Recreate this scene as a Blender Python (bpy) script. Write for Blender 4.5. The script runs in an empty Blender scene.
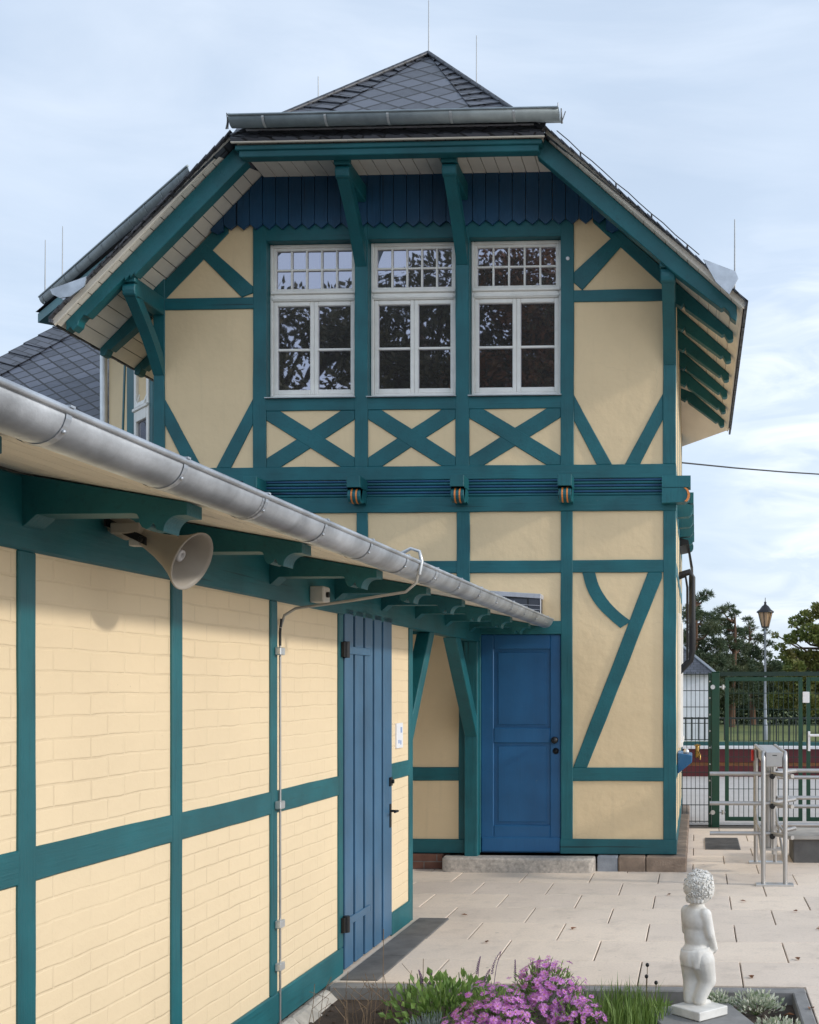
import bpy, bmesh, math, random
from mathutils import Vector, Matrix
random.seed(7)
S = bpy.context.scene
C = S.collection
PI = math.pi
YAW = math.atan(57/1200)          # camera looks this far left of the house axis
DEL = math.atan(74/1200) - YAW    # the outbuilding is turned this far to the right of the house axis
EYE = 1.735

# ------------------------------------------------------------------ materials
def new_mat(name):
    m = bpy.data.materials.new(name); m.use_nodes = True
    nt = m.node_tree; b = nt.nodes['Principled BSDF']
    return m, nt, b
def N(nt, t, **kw):
    n = nt.nodes.new(t)
    for k, v in kw.items():
        if k.startswith('i_'):
            key = k[2:]
            key = int(key) if key.isdigit() else key.replace('_', ' ')
            n.inputs[key].default_value = v
        else: setattr(n, k, v)
    return n
def L(nt, a, b): nt.links.new(a, b)
def mixc(nt, fac, a, b, mode='MIX'):
    n = nt.nodes.new('ShaderNodeMix'); n.data_type = 'RGBA'; n.blend_type = mode
    for sock, v in ((n.inputs[0], fac), (n.inputs[6], a), (n.inputs[7], b)):
        if hasattr(v, 'is_linked') or hasattr(v, 'links'): nt.links.new(v, sock)
        else: sock.default_value = v if not isinstance(v, tuple) else (*v[:3], 1)
    return n.outputs[2]
def ramp(nt, src, p0, p1, c0=(0,0,0), c1=(1,1,1)):
    r = nt.nodes.new('ShaderNodeValToRGB'); e = r.color_ramp.elements
    e[0].position = p0; e[1].position = p1; e[0].color = (*c0,1); e[1].color = (*c1,1)
    nt.links.new(src, r.inputs[0]); return r.outputs[0]
def coords(nt, kind='Object', scale=(1,1,1), rot=(0,0,0)):
    tc = nt.nodes.new('ShaderNodeTexCoord'); mp = nt.nodes.new('ShaderNodeMapping')
    mp.inputs['Scale'].default_value = scale; mp.inputs['Rotation'].default_value = rot
    nt.links.new(tc.outputs[kind], mp.inputs[0]); return mp.outputs[0]
def noise(nt, vec, scale, detail=4, rough=.55):
    n = N(nt, 'ShaderNodeTexNoise'); n.inputs['Scale'].default_value = scale
    n.inputs['Detail'].default_value = detail; n.inputs['Roughness'].default_value = rough
    nt.links.new(vec, n.inputs[0]); return n.outputs[0]
def bump(nt, b, h, strength=.4, dist=.01, prev=None):
    n = nt.nodes.new('ShaderNodeBump'); n.inputs['Strength'].default_value = strength; n.inputs['Distance'].default_value = dist
    nt.links.new(h, n.inputs['Height'])
    if prev is not None: nt.links.new(prev, n.inputs['Normal'])
    nt.links.new(n.outputs[0], b.inputs['Normal']); return n.outputs[0]
def wobble(pts, amp=.0035, step=.16, seed=[1]):
    """hand-hewn outline: subdivide the edges of a closed 2D polygon and let them wander a few millimetres"""
    out = []; n = len(pts); seed[0] += 1; r = random.Random(seed[0])
    for i in range(n):
        (x0,y0),(x1,y1) = pts[i], pts[(i+1)%n]; ln = math.hypot(x1-x0,y1-y0); k = int(ln/step)
        out.append((x0,y0))
        if k < 2: continue
        nx, ny = -(y1-y0)/ln, (x1-x0)/ln; ph = [r.uniform(0,6.3) for _ in range(3)]; fq = [r.uniform(.8,2.2), r.uniform(2.5,5), r.uniform(5,9)]
        for j in range(1,k):
            t = j/k; d = amp*(.55*math.sin(fq[0]*t*ln*2+ph[0])+.3*math.sin(fq[1]*t*ln*2+ph[1])+.25*math.sin(fq[2]*t*ln*2+ph[2])) * min(1, 4*t, 4*(1-t))
            out.append((x0+(x1-x0)*t+nx*d, y0+(y1-y0)*t+ny*d))
    return out
def sc(c, k): return tuple(min(1, x*k) for x in c)
def simple(name, col, rough=.5, metal=0, var=.12, nscale=6, bstr=.15, bdist=.003, stretch=(1,1,1), spec=.5, island=0):
    m, nt, b = new_mat(name)
    v = coords(nt, 'Object', stretch)
    n = noise(nt, v, nscale, 5)
    c = mixc(nt, ramp(nt, n, .3, .7), sc(col, 1-var), sc(col, 1+var))
    if island:
        g = N(nt, 'ShaderNodeNewGeometry')
        c = mixc(nt, 1.0, c, ramp(nt, g.outputs['Random Per Island'], 0, 1, (1-island,)*3, (1,)*3), 'MULTIPLY')
    L(nt, c, b.inputs['Base Color'])
    b.inputs['Roughness'].default_value = rough; b.inputs['Metallic'].default_value = metal
    b.inputs['Specular IOR Level'].default_value = spec
    if bstr:
        n2 = noise(nt, v, nscale*6, 6, .65)
        bump(nt, b, n2, bstr, bdist)
    return m
def paint_wood(name, col, axis='z', rough=.5, var=.24, gr=1.0):
    """painted timber: stretched grain relief, slightly uneven coat"""
    m, nt, b = new_mat(name)
    st = {'z': (1,1,.06), 'x': (.06,1,1), 'y': (1,.06,1), 'a': (1,1,1)}[axis]
    v = coords(nt, 'Object', st)
    g = noise(nt, v, 45, 4, .6)
    big = noise(nt, coords(nt, 'Object'), 2.3, 4)
    fine = noise(nt, coords(nt, 'Object'), 18, 5, .7)
    c = mixc(nt, ramp(nt, big, .3, .7), sc(col, 1-var), sc(col, 1+var))
    c = mixc(nt, ramp(nt, g, .56, .74, (0,0,0), (.5*gr,)*3), c, sc(col, .5))
    chk = noise(nt, coords(nt, 'Object', {'z':(1,1,.02),'x':(.02,1,1),'y':(1,.02,1),'a':(1,1,1)}[axis]), 26, 2, .5)
    if axis != 'a' and gr > .6: c = mixc(nt, ramp(nt, chk, .70, .73, (0,0,0), (.75,.75,.75)), c, sc(col, .18))
    c = mixc(nt, ramp(nt, fine, .66, .8, (0,0,0), (.3,.3,.3)), c, (.17,.25,.25))
    L(nt, c, b.inputs['Base Color'])
    b.inputs['Roughness'].default_value = rough
    n1 = bump(nt, b, g, .5*gr, .005); bump(nt, b, fine, .15, .004, n1)
    return m
CREAM = (.79,.605,.365)
def plaster():
    m, nt, b = new_mat('cream_plaster')
    v = coords(nt, 'Object')
    big = noise(nt, v, 1.1, 5, .6); mid = noise(nt, v, 5, 5, .65)
    c = mixc(nt, ramp(nt, big, .3, .7), sc(CREAM, .93), sc(CREAM, 1.04))
    c = mixc(nt, ramp(nt, mid, .5, .8, (0,0,0), (.22,.22,.22)), c, sc(CREAM, .82))
    # faint rain streaks
    st = noise(nt, coords(nt, 'Object', (9,9,.5)), 1.3, 4, .6)
    c = mixc(nt, ramp(nt, st, .58, .8, (0,0,0), (.15,.15,.15)), c, (.42,.34,.22))
    vo = N(nt, 'ShaderNodeTexVoronoi'); vo.feature = 'DISTANCE_TO_EDGE'; vo.inputs['Scale'].default_value = 1.9
    wv = N(nt, 'ShaderNodeMix', data_type='RGBA'); wv.inputs[0].default_value = .12; L(nt, v, wv.inputs[6])
    nz_ = N(nt, 'ShaderNodeTexNoise'); nz_.inputs['Scale'].default_value = 6; L(nt, v, nz_.inputs[0]); L(nt, nz_.outputs[1], wv.inputs[7]); L(nt, wv.outputs[2], vo.inputs[0])
    crack = mixc(nt, 1.0, ramp(nt, vo.outputs['Distance'], .0015, .005, (1,1,1), (0,0,0)), ramp(nt, big, .5, .62), 'MULTIPLY')
    c = mixc(nt, mixc(nt, 1.0, crack, (.15,.15,.15), 'MULTIPLY'), c, (.30,.23,.14))
    spk = noise(nt, v, 42, 2)
    c = mixc(nt, ramp(nt, spk, .74, .78, (0,0,0), (.35,.35,.35)), c, (.38,.30,.2))
    L(nt, c, b.inputs['Base Color']); b.inputs['Roughness'].default_value = .85
    n1 = bump(nt, b, noise(nt, v, 140, 3, .6), .25, .003); n1 = bump(nt, b, noise(nt, v, 3.2, 3), .32, .03, n1); bump(nt, b, noise(nt, v, 11, 4), .4, .012, n1)
    return m
def painted_brick():
    m, nt, b = new_mat('painted_brick')
    v = coords(nt, 'UV')
    wob = noise(nt, v, 3.5, 3)
    # warp the brick grid a little so that courses are hand-laid
    sub = N(nt, 'ShaderNodeVectorMath', operation='SUBTRACT'); sub.inputs[1].default_value = (.5,.5,.5)
    nn = N(nt, 'ShaderNodeTexNoise'); nn.inputs['Scale'].default_value = 4; L(nt, v, nn.inputs[0]); L(nt, nn.outputs[1], sub.inputs[0])
    scl = N(nt, 'ShaderNodeVectorMath', operation='SCALE'); scl.inputs['Scale'].default_value = .018; L(nt, sub.outputs[0], scl.inputs[0])
    add = N(nt, 'ShaderNodeVectorMath', operation='ADD'); L(nt, v, add.inputs[0]); L(nt, scl.outputs[0], add.inputs[1])
    br = N(nt, 'ShaderNodeTexBrick'); L(nt, add.outputs[0], br.inputs[0])
    br.inputs['Scale'].default_value = 1; br.inputs['Brick Width'].default_value = .25; br.inputs['Row Height'].default_value = .078
    br.inputs['Mortar Size'].default_value = .007; br.inputs['Mortar Smooth'].default_value = .7; br.inputs['Bias'].default_value = 0
    br.inputs['Color1'].default_value = (1,1,1,1); br.inputs['Color2'].default_value = (.8,.8,.8,1); br.inputs['Mortar'].default_value = (0,0,0,1)
    patch = noise(nt, v, 1.7, 4)
    big = noise(nt, v, .9, 5, .6)
    col = (.795,.635,.415)
    c = mixc(nt, ramp(nt, big, .3, .7), sc(col, .95), sc(col, 1.04))
    joint = mixc(nt, 1.0, ramp(nt, br.outputs['Fac'], .2, .9), ramp(nt, patch, .40, .72), 'MULTIPLY')
    c = mixc(nt, mixc(nt, 1.0, joint, (.26,.26,.26), 'MULTIPLY'), c, (.40,.29,.17))
    spots = noise(nt, v, 30, 2)
    c = mixc(nt, ramp(nt, spots, .76, .8, (0,0,0), (.5,.5,.5)), c, (.3,.22,.14))
    L(nt, c, b.inputs['Base Color']); b.inputs['Roughness'].default_value = .6
    h = mixc(nt, 1.0, br.outputs['Color'], ramp(nt, wob, .2, .8, (.55,.55,.55), (1,1,1)), 'MULTIPLY')
    flush = noise(nt, v, 2.6, 3, .6)
    h = mixc(nt, ramp(nt, flush, .38, .62, (.25,)*3, (1,)*3), (.85,.85,.85), h)
    n1 = bump(nt, b, h, .42, .011)
    n2 = bump(nt, b, noise(nt, v, 9, 5, .6), .32, .012, n1); bump(nt, b, noise(nt, v, 120, 3), .12, .003, n2)
    return m
def slate(name, rot=PI/4, w=.26, h=.26, off=0, col=(.075,.082,.1), sc_uv=(1,1,1), ms=.010):
    m, nt, b = new_mat(name)
    v0 = coords(nt, 'UV', sc_uv)
    mp = nt.nodes.new('ShaderNodeMapping'); mp.inputs['Rotation'].default_value = (0,0,rot); L(nt, v0, mp.inputs[0]); v = mp.outputs[0]
    br = N(nt, 'ShaderNodeTexBrick'); br.offset = off; L(nt, v, br.inputs[0])
    br.inputs['Scale'].default_value = 1; br.inputs['Brick Width'].default_value = w; br.inputs['Row Height'].default_value = h
    br.inputs['Mortar Size'].default_value = ms; br.inputs['Mortar Smooth'].default_value = .3
    br.inputs['Color1'].default_value = (*sc(col,.65),1); br.inputs['Color2'].default_value = (*sc(col,1.45),1); br.inputs['Mortar'].default_value = (.006,.006,.008,1)
    n = noise(nt, v0, 14, 5, .65)
    c = mixc(nt, ramp(nt, n, .35, .75, (0,0,0), (.4,.4,.4)), br.outputs['Color'], sc(col, 1.9))
    c = mixc(nt, br.outputs['Fac'], c, (.006,.006,.008))
    L(nt, c, b.inputs['Base Color']); b.inputs['Roughness'].default_value = .48; b.inputs['Specular IOR Level'].default_value = .6
    # each slate tips up towards its lower edge: gradient inside the cell
    inv = N(nt, 'ShaderNodeMath', operation='SUBTRACT'); inv.inputs[0].default_value = 1; L(nt, br.outputs['Fac'], inv.inputs[1])
    n1 = bump(nt, b, inv.outputs[0], .4, .006); bump(nt, b, n, .25, .006, n1)
    return m
def glass_mat():
    m, nt, b = new_mat('window_glass')
    b.inputs['Base Color'].default_value = (.02,.017,.014,1); b.inputs['Roughness'].default_value = .3
    gl = N(nt, 'ShaderNodeBsdfGlossy'); gl.inputs['Color'].default_value = (.74,.74,.86,1); gl.inputs['Roughness'].default_value = .012
    n = noise(nt, coords(nt, 'Object'), 2.2, 1)
    bp = nt.nodes.new('ShaderNodeBump'); bp.inputs['Strength'].default_value = .06; bp.inputs['Distance'].default_value = .02
    L(nt, n, bp.inputs['Height']); L(nt, bp.outputs[0], gl.inputs['Normal'])
    mx = N(nt, 'ShaderNodeMixShader'); mx.inputs[0].default_value = .42
    L(nt, b.outputs[0], mx.inputs[1]); L(nt, gl.outputs[0], mx.inputs[2])
    L(nt, mx.outputs[0], nt.nodes['Material Output'].inputs[0]); return m
def slab_mat():
    m, nt, b = new_mat('beige_paving')
    v = coords(nt, 'Object'); g = N(nt, 'ShaderNodeNewGeometry')
    big = noise(nt, v, .8, 5, .65); fine = noise(nt, v, 60, 5, .7); mid = noise(nt, v, 4.5, 6, .7)
    col = (.80,.675,.555)
    c = mixc(nt, ramp(nt, big, .3, .7), sc(col, .9), sc(col, 1.06))
    c = mixc(nt, 1.0, c, ramp(nt, g.outputs['Random Per Island'], 0, 1, (.9,.9,.91), (1.03,1.02,1)), 'MULTIPLY')
    c = mixc(nt, ramp(nt, mid, .52, .78, (0,0,0), (.4,.4,.4)), c, (.36,.30,.25))
    c = mixc(nt, ramp(nt, fine, .45, .8, (0,0,0), (.35,.35,.35)), c, (.34,.28,.23))
    spots = noise(nt, v, 11, 2)
    c = mixc(nt, ramp(nt, spots, .72, .76, (0,0,0), (.5,.5,.5)), c, (.26,.22,.18))
    st2 = noise(nt, v, 2.1, 7, .75)
    c = mixc(nt, ramp(nt, st2, .55, .72, (0,0,0), (.42,.42,.42)), c, (.40,.345,.29))
    L(nt, c, b.inputs['Base Color']); b.inputs['Roughness'].default_value = .85
    bump(nt, b, fine, .3, .003); return m
def leaf_mat(name, c0, c1, c2=None, trans=.25):
    m, nt, b = new_mat(name)
    g = N(nt, 'ShaderNodeNewGeometry')
    c = mixc(nt, g.outputs['Random Per Island'], c0, c1)
    big = noise(nt, coords(nt, 'Object'), 1.2, 3)
    if c2: c = mixc(nt, ramp(nt, big, .45, .65), c, c2)
    L(nt, c, b.inputs['Base Color']); b.inputs['Roughness'].default_value = .6
    tr = N(nt, 'ShaderNodeBsdfTranslucent'); L(nt, c, tr.inputs[0])
    mx = N(nt, 'ShaderNodeMixShader'); mx.inputs[0].default_value = trans
    L(nt, b.outputs[0], mx.inputs[1]); L(nt, tr.outputs[0], mx.inputs[2]); L(nt, mx.outputs[0], nt.nodes['Material Output'].inputs[0])
    return m
def brickwork(name, c1, c2, mortar, w=.25, h=.075):
    m, nt, b = new_mat(name)
    v = coords(nt, 'UV'); br = N(nt, 'ShaderNodeTexBrick'); L(nt, v, br.inputs[0])
    br.inputs['Scale'].default_value = 1; br.inputs['Brick Width'].default_value = w; br.inputs['Row Height'].default_value = h
    br.inputs['Mortar Size'].default_value = .006; br.inputs['Mortar Smooth'].default_value = .3
    br.inputs['Color1'].default_value = (*c1,1); br.inputs['Color2'].default_value = (*c2,1); br.inputs['Mortar'].default_value = (*mortar,1)
    n = noise(nt, v, 12, 5)
    c = mixc(nt, 1.0, br.outputs['Color'], ramp(nt, n, .3, .75, (.6,.6,.6), (1.0,1.0,1.0)), 'MULTIPLY')
    L(nt, c, b.inputs['Base Color']); b.inputs['Roughness'].default_value = .9
    inv = N(nt, 'ShaderNodeMath', operation='SUBTRACT'); inv.inputs[0].default_value = 1; L(nt, br.outputs['Fac'], inv.inputs[1])
    bump(nt, b, inv.outputs[0], .6, .006); return m
def ground_mat(name, c0, c1, scale=3, c2=None):
    m, nt, b = new_mat(name); v = coords(nt, 'Object')
    n = noise(nt, v, scale, 6, .65); n2 = noise(nt, v, scale*11, 5, .7)
    c = mixc(nt, ramp(nt, n, .3, .7), c0, c1)
    c = mixc(nt, ramp(nt, n2, .35, .75, (0,0,0), (.6,.6,.6)), c, c2 or sc(c0, .6))
    L(nt, c, b.inputs['Base Color']); b.inputs['Roughness'].default_value = .95
    bump(nt, b, n2, .6, .02); return m
TEAL = (.006,.106,.124)
M = dict(
    plaster=plaster(), brick=painted_brick(),
    teal=paint_wood('teal_paint_upright', TEAL, 'z'), tealh=paint_wood('teal_paint_level', TEAL, 'x'), tealv=paint_wood('teal_paint_along', TEAL, 'y'), teala=paint_wood('teal_paint', TEAL, 'a'),
    navy=paint_wood('navy_board_paint', (.006,.056,.128), 'z', .5, .25),
    blue=paint_wood('blue_door_paint', (.014,.104,.245), 'z', .42, .16, .3),
    bluegrey=paint_wood('grey_blue_paint', (.048,.128,.222), 'z', .38, .18, .4),
    bluem=paint_wood('blue_moulding_paint', (.012,.075,.16), 'x'),
    soffit=simple('cream_soffit_board', (.80,.74,.64), .55, 0, .06, 5, .1, .002, island=.08),
    frame=simple('white_window_paint', (.82,.79,.73), .4, 0, .06, 8, .08, .002),
    glass=glass_mat(),
    slate=slate('diamond_slate', PI/4, .19, .19, 0, (.075,.082,.102), (.82,1,1), .014), slatec=slate('coursed_slate', 0, .22, .13, .5, (.05,.054,.066)),
    slateb=slate('border_slate', .5, .34, .12, .5, (.06,.065,.08)),
    slateg=slate('far_diamond_slate', PI/4+.06, .175, .175, 0, (.072,.08,.104), (.8,1,1), .014),
    zinc=simple('weathered_zinc', (.47,.50,.54), .44, .75, .3, 5, .3, .004),
    zincd=simple('dull_zinc', (.25,.29,.31), .5, .5, .15, 9, .12, .002),
    zincl=simple('bright_zinc', (.62,.63,.63), .38, .7, .1, 9, .1, .001),
    lead=simple('lead_flashing', (.52,.52,.55), .5, .3, .12, 12, .2, .003),
    steel=simple('brushed_steel', (.60,.59,.57), .3, .95, .06, 14, .08, .001, (1,1,.2)),
    steelm=simple('matt_steel', (.47,.45,.43), .42, .85, .06, 14, .08, .001),
    dark=simple('black_metal', (.012,.012,.013), .45, .2, .1, 20, .1, .001),
    rod=simple('rod_metal', (.32,.33,.34), .4, .7),
    green=simple('green_fence_paint', (.004,.048,.024), .45, 0, .12, 6, .08, .001),
    wire=simple('dark_wire', (.02,.03,.028), .5, .2, .1),
    grnwire=simple('green_wire', (.008,.03,.02), .5, .1, .1),
    slab=slab_mat(), joint=ground_mat('joint_sand', (.12,.10,.08), (.17,.14,.11), 8),
    kerb=simple('grey_kerb_stone', (.22,.215,.21), .85, 0, .16, 9, .5, .004),
    granite=simple('granite', (.47,.42,.365), .8, 0, .3, 34, .5, .004),
    sandst=simple('brown_sandstone', (.27,.20,.15), .9, 0, .32, 7, .8, .01, island=.25),
    bluest=simple('grey_blue_stone', (.27,.29,.32), .9, 0, .2, 9, .6, .006),
    palest=simple('pale_limestone', (.52,.48,.42), .9, 0, .22, 10, .8, .008, island=.15),
    redbrick=brickwork('red_brick', (.24,.10,.065), (.17,.08,.055), (.2,.17,.15)),
    soil=ground_mat('garden_soil', (.055,.038,.028), (.10,.072,.055), 6, (.02,.014,.01)),
    statue=simple('white_cast_stone', (.66,.64,.60), .75, 0, .24, 6, .5, .005),
    statueh=simple('white_cast_stone_curls', (.66,.64,.60), .75, 0, .08, 30, .3, .003),
    horn=simple('grey_horn_plastic', (.33,.295,.25), .5, 0, .08, 6, .05, .001),
    hornin=simple('pale_horn_throat', (.5,.48,.47), .5, 0, .05, 6, .05, .001),
    plastic=simple('pale_grey_plastic', (.55,.53,.48), .5, 0, .06, 8, .05, .001),
    cable=simple('grey_cable', (.38,.35,.30), .6, 0, .08, 8, 0), cabled=simple('dark_cable', (.03,.03,.03), .6, 0, .08, 8, 0),
    sign=simple('white_sign_face', (.80,.80,.82), .4, 0, .03, 8, 0), signink=simple('blue_grey_print', (.30,.40,.62), .5, 0, .03, 8, 0),
    orange=simple('orange_paint', (.75,.24,.05), .5, 0, .1, 8, .05, .001),
    maroon=simple('maroon_paint', (.095,.010,.014), .6, 0, .2, 4, .2, .004), white=simple('white_render', (.72,.72,.74), .8, 0, .06, 4, .2, .004),
    red=simple('red_plastic', (.6,.03,.02), .4, 0, .05, 8, 0), brass=simple('brass', (.42,.26,.08), .35, .9, .1, 9, .05, .001),
    turq=simple('turquoise_rail_paint', (.015,.085,.085), .6, 0, .1, 5, .1, .002),
    bark=simple('tree_bark', (.085,.06,.042), .95, 0, .3, 5, .8, .02, (1,1,.3)), barkr=simple('pine_bark', (.13,.072,.045), .95, 0, .3, 5, .8, .02, (1,1,.3)),
    lantern=simple('amber_lantern_glass', (.42,.27,.16), .2, 0, .1, 5, 0), lampm=simple('lamp_post_paint', (.23,.25,.28), .45, .4, .1, 9, .05, .001),
    conc=simple('dark_concrete', (.13,.125,.12), .9, 0, .3, 5, .6, .006), concl=simple('pale_concrete', (.38,.36,.33), .9, 0, .2, 5, .4, .004),
    pine=leaf_mat('pine_needles', (.045,.075,.042), (.115,.155,.08), (.13,.145,.07)),
    broad=leaf_mat('broad_leaves', (.085,.125,.025), (.21,.23,.06), (.19,.17,.05)),
    oak=leaf_mat('dark_leaves', (.055,.06,.024), (.13,.11,.05)), autumn=leaf_mat('autumn_leaves', (.13,.045,.02), (.26,.10,.03), (.07,.07,.025)),
    hedge=leaf_mat('hedge_leaves', (.03,.055,.026), (.08,.11,.045)),
    grass=leaf_mat('grass_blades', (.10,.18,.03), (.22,.32,.08)), sage=leaf_mat('sage_leaves', (.13,.24,.05), (.28,.42,.12), None, .35),
    silver=leaf_mat('silver_leaves', (.16,.21,.20), (.30,.36,.34)), varieg=leaf_mat('variegated_leaves', (.22,.30,.16), (.78,.77,.66)),
    petal=leaf_mat('mauve_petals', (.47,.105,.46), (.78,.38,.75), None, .3), petaly=simple('flower_centre', (.5,.22,.12), .8, 0, .2, 30, 0),
    stem=simple('green_stems', (.09,.14,.04), .7, 0, .2, 20, 0), spike=leaf_mat('purple_spikes', (.10,.04,.13), (.26,.13,.30)),
    dry=simple('dry_stalks', (.20,.14,.09), .9, 0, .3, 20, 0), leafb=simple('brown_leaf', (.22,.09,.035), .8, 0, .3, 20, 0),
    lawn=ground_mat('lawn_grass', (.10,.13,.03), (.20,.21,.06), 1.2, (.05,.075,.02)), pave2=ground_mat('far_concrete', (.46,.43,.40), (.54,.51,.48), 1.2, (.36,.33,.31)),
    earth=ground_mat('earth', (.2,.18,.14), (.26,.23,.18), .6),
    hose=simple('white_pipe', (.6,.58,.54), .4, 0, .05, 8, 0),
)

# ------------------------------------------------------------------ mesh builder
class MB:
    def __init__(s): s.v = []; s.f = []; s.sm = []
    def poly(s, pts, faces, smooth=False):
        o = len(s.v); s.v += [tuple(p) for p in pts]
        for f in faces: s.f.append([i+o for i in f]); s.sm.append(smooth)
        return s
    def box(s, x0, x1, y0, y1, z0, z1):
        x0,x1 = sorted((x0,x1)); y0,y1 = sorted((y0,y1)); z0,z1 = sorted((z0,z1))
        return s.poly([(x0,y0,z0),(x1,y0,z0),(x1,y1,z0),(x0,y1,z0),(x0,y0,z1),(x1,y0,z1),(x1,y1,z1),(x0,y1,z1)],
               [(0,3,2,1),(4,5,6,7),(0,1,5,4),(1,2,6,5),(2,3,7,6),(3,0,4,7)])
    def extr(s, pts, vec):
        """closed 3D polygon pushed along vec"""
        n = len(pts); a = [Vector(p) for p in pts]; vec = Vector(vec); b = [p+vec for p in a]
        nrm = Vector((0,0,0))
        for i in range(n): nrm += a[i].cross(a[(i+1)%n])
        if nrm.dot(vec) > 0: a.reverse(); b.reverse()
        return s.poly(a+b, [tuple(range(n)), tuple(range(2*n-1, n-1, -1))]+[(i, n+i, n+(i+1)%n, (i+1)%n) for i in range(n)])
    def xz(s, pts, y0, y1): return s.extr([(x,y0,z) for x,z in pts], (0,y1-y0,0))
    def yz(s, pts, x0, x1): return s.extr([(x0,y,z) for y,z in pts], (x1-x0,0,0))
    def tube(s, path, r, seg=8, cap=True, smooth=True):
        P = [Vector(p) for p in path]; rs = r if isinstance(r, (list, tuple)) else [r]*len(P)
        up = None; rings = []
        for i, p in enumerate(P):
            t = ((P[min(i+1,len(P)-1)]-P[max(i-1,0)])).normalized()
            if up is None: up = t.orthogonal().normalized()
            up = (up - t*up.dot(t)).normalized(); w = t.cross(up)
            rings.append([p + (up*math.cos(2*PI*k/seg) + w*math.sin(2*PI*k/seg))*rs[i] for k in range(seg)])
        pts = [q for r_ in rings for q in r_]; n = len(rings); F = []
        for i in range(n-1):
            for k in range(seg): F.append((i*seg+k, i*seg+(k+1)%seg, (i+1)*seg+(k+1)%seg, (i+1)*seg+k))
        s.poly(pts, F, smooth)
        if cap:
            s.poly(rings[0], [tuple(range(seg-1,-1,-1))]); s.poly(rings[-1], [tuple(range(seg))])
        return s
    def cyl(s, a, b, r, seg=12): return s.tube([a,b], r, seg)
    def lathe(s, prof, c, axis=(0,0,1), seg=20, smooth=True):
        """prof: (radius, height) along axis from c"""
        ax = Vector(axis).normalized(); u = ax.orthogonal().normalized(); w = ax.cross(u); c = Vector(c)
        pts = []; F = []
        for r, h in prof:
            for k in range(seg):
                a = 2*PI*k/seg; pts.append(c + ax*h + (u*math.cos(a)+w*math.sin(a))*r)
        for i in range(len(prof)-1):
            for k in range(seg): F.append((i*seg+k, i*seg+(k+1)%seg, (i+1)*seg+(k+1)%seg, (i+1)*seg+k))
        return s.poly(pts, F, smooth)
    def halfpipe(s, path_a, path_b, r, th=.006, seg=12, arc=PI):
        """open half-round channel between two points, open side up"""
        a, b = Vector(path_a), Vector(path_b); d = (b-a).normalized(); side = d.cross(Vector((0,0,1))).normalized(); up = side.cross(d).normalized()
        for q in range(1):
            ra = []; 
            for p in (a, b):
                for rr in (r, r-th):
                    for k in range(seg+1):
                        t = PI + arc*k/seg
                        ra.append(p + side*math.cos(t)*rr + up*math.sin(t)*rr)
            n = seg+1; F = []
            for k in range(seg):
                F.append((k, k+1, 2*n+k+1, 2*n+k)); F.append((n+k+1, n+k, 3*n+k, 3*n+k+1))
                F.append((k+1, k, n+k, n+k+1)); F.append((2*n+k, 2*n+k+1, 3*n+k+1, 3*n+k))
            s.poly(ra, F, True)
        return s
    def disc(s, c, axis, r, th, seg=16):
        ax = Vector(axis).normalized(); return s.tube([Vector(c)-ax*th/2, Vector(c)+ax*th/2], r, seg, smooth=False)
    def leaf(s, c, d, up, ln, wd, bend=0):
        """small pointed leaf: 2 triangles-quads"""
        c = Vector(c); d = Vector(d).normalized(); w = d.cross(Vector(up)); 
        if w.length < 1e-4: w = d.orthogonal()
        w.normalize(); n = w.cross(d)
        return s.poly([c, c+d*ln*.5+w*wd*.5+n*bend, c+d*ln, c+d*ln*.5-w*wd*.5+n*bend], [(0,1,2,3)])
    def build(s, name, mat, parent=None, origin=(0,0,0), bev=0, seg=1, uv=True):
        o_ = Vector(origin)
        me = bpy.data.meshes.new(name); me.from_pydata([Vector(p)-o_ for p in s.v], [], s.f); me.validate()
        if bev:
            bm = bmesh.new(); bm.from_mesh(me)
            es = [e for e in bm.edges if len(e.link_faces) == 2 and e.calc_face_angle(0) > .5]
            bmesh.ops.bevel(bm, geom=es, offset=bev, segments=seg, affect='EDGES', clamp_overlap=True)
            bm.to_mesh(me); bm.free()
        else:
            me.polygons.foreach_set('use_smooth', s.sm[:len(me.polygons)] if len(s.sm) >= len(me.polygons) else [False]*len(me.polygons))
        if uv and len(me.polygons) < 30000:
            lay = me.uv_layers.new(name='UVMap').data
            for p in me.polygons:
                n = p.normal
                h = Vector((1,0,0)) if abs(n.z) > .985 else Vector((-n.y, n.x, 0)).normalized()
                vv = n.cross(h)
                for li in p.loop_indices:
                    co = me.vertices[me.loops[li].vertex_index].co + o_
                    lay[li].uv = (co.dot(h), co.dot(vv))
        me.materials.append(M[mat] if isinstance(mat, str) else mat)
        o = bpy.data.objects.new(name, me); C.objects.link(o)
        if parent is not None: o.parent = parent
        return o
def tag(o, label=None, cat=None, group=None, kind=None):
    if label: o['label'] = label
    if cat: o['category'] = cat
    if group: o['group'] = group
    if kind: o['kind'] = kind
    return o
class Thing:
    """an Empty at the thing's base; parts are added in the frame the thing was measured in"""
    def __init__(s, name, label, cat, org=(0,0,0), group=None, frame=None, loc=None, rz=None):
        s.o = bpy.data.objects.new(name, None); C.objects.link(s.o); s.org = Vector(org)
        r = frame or 0.0
        s.o.location = (Matrix.Rotation(r, 4, 'Z') @ s.org) if loc is None else loc
        s.o.rotation_euler = (0,0, r if rz is None else rz)
        tag(s.o, label, cat, group)
    def part(s, mb, name, mat, bev=0, parent=None, label=None, seg=1, kind=None):
        o = mb.build(name, mat, parent or s.o, s.org, bev, seg)
        if label: o['label'] = label
        if kind: o['kind'] = kind
        return o
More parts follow.
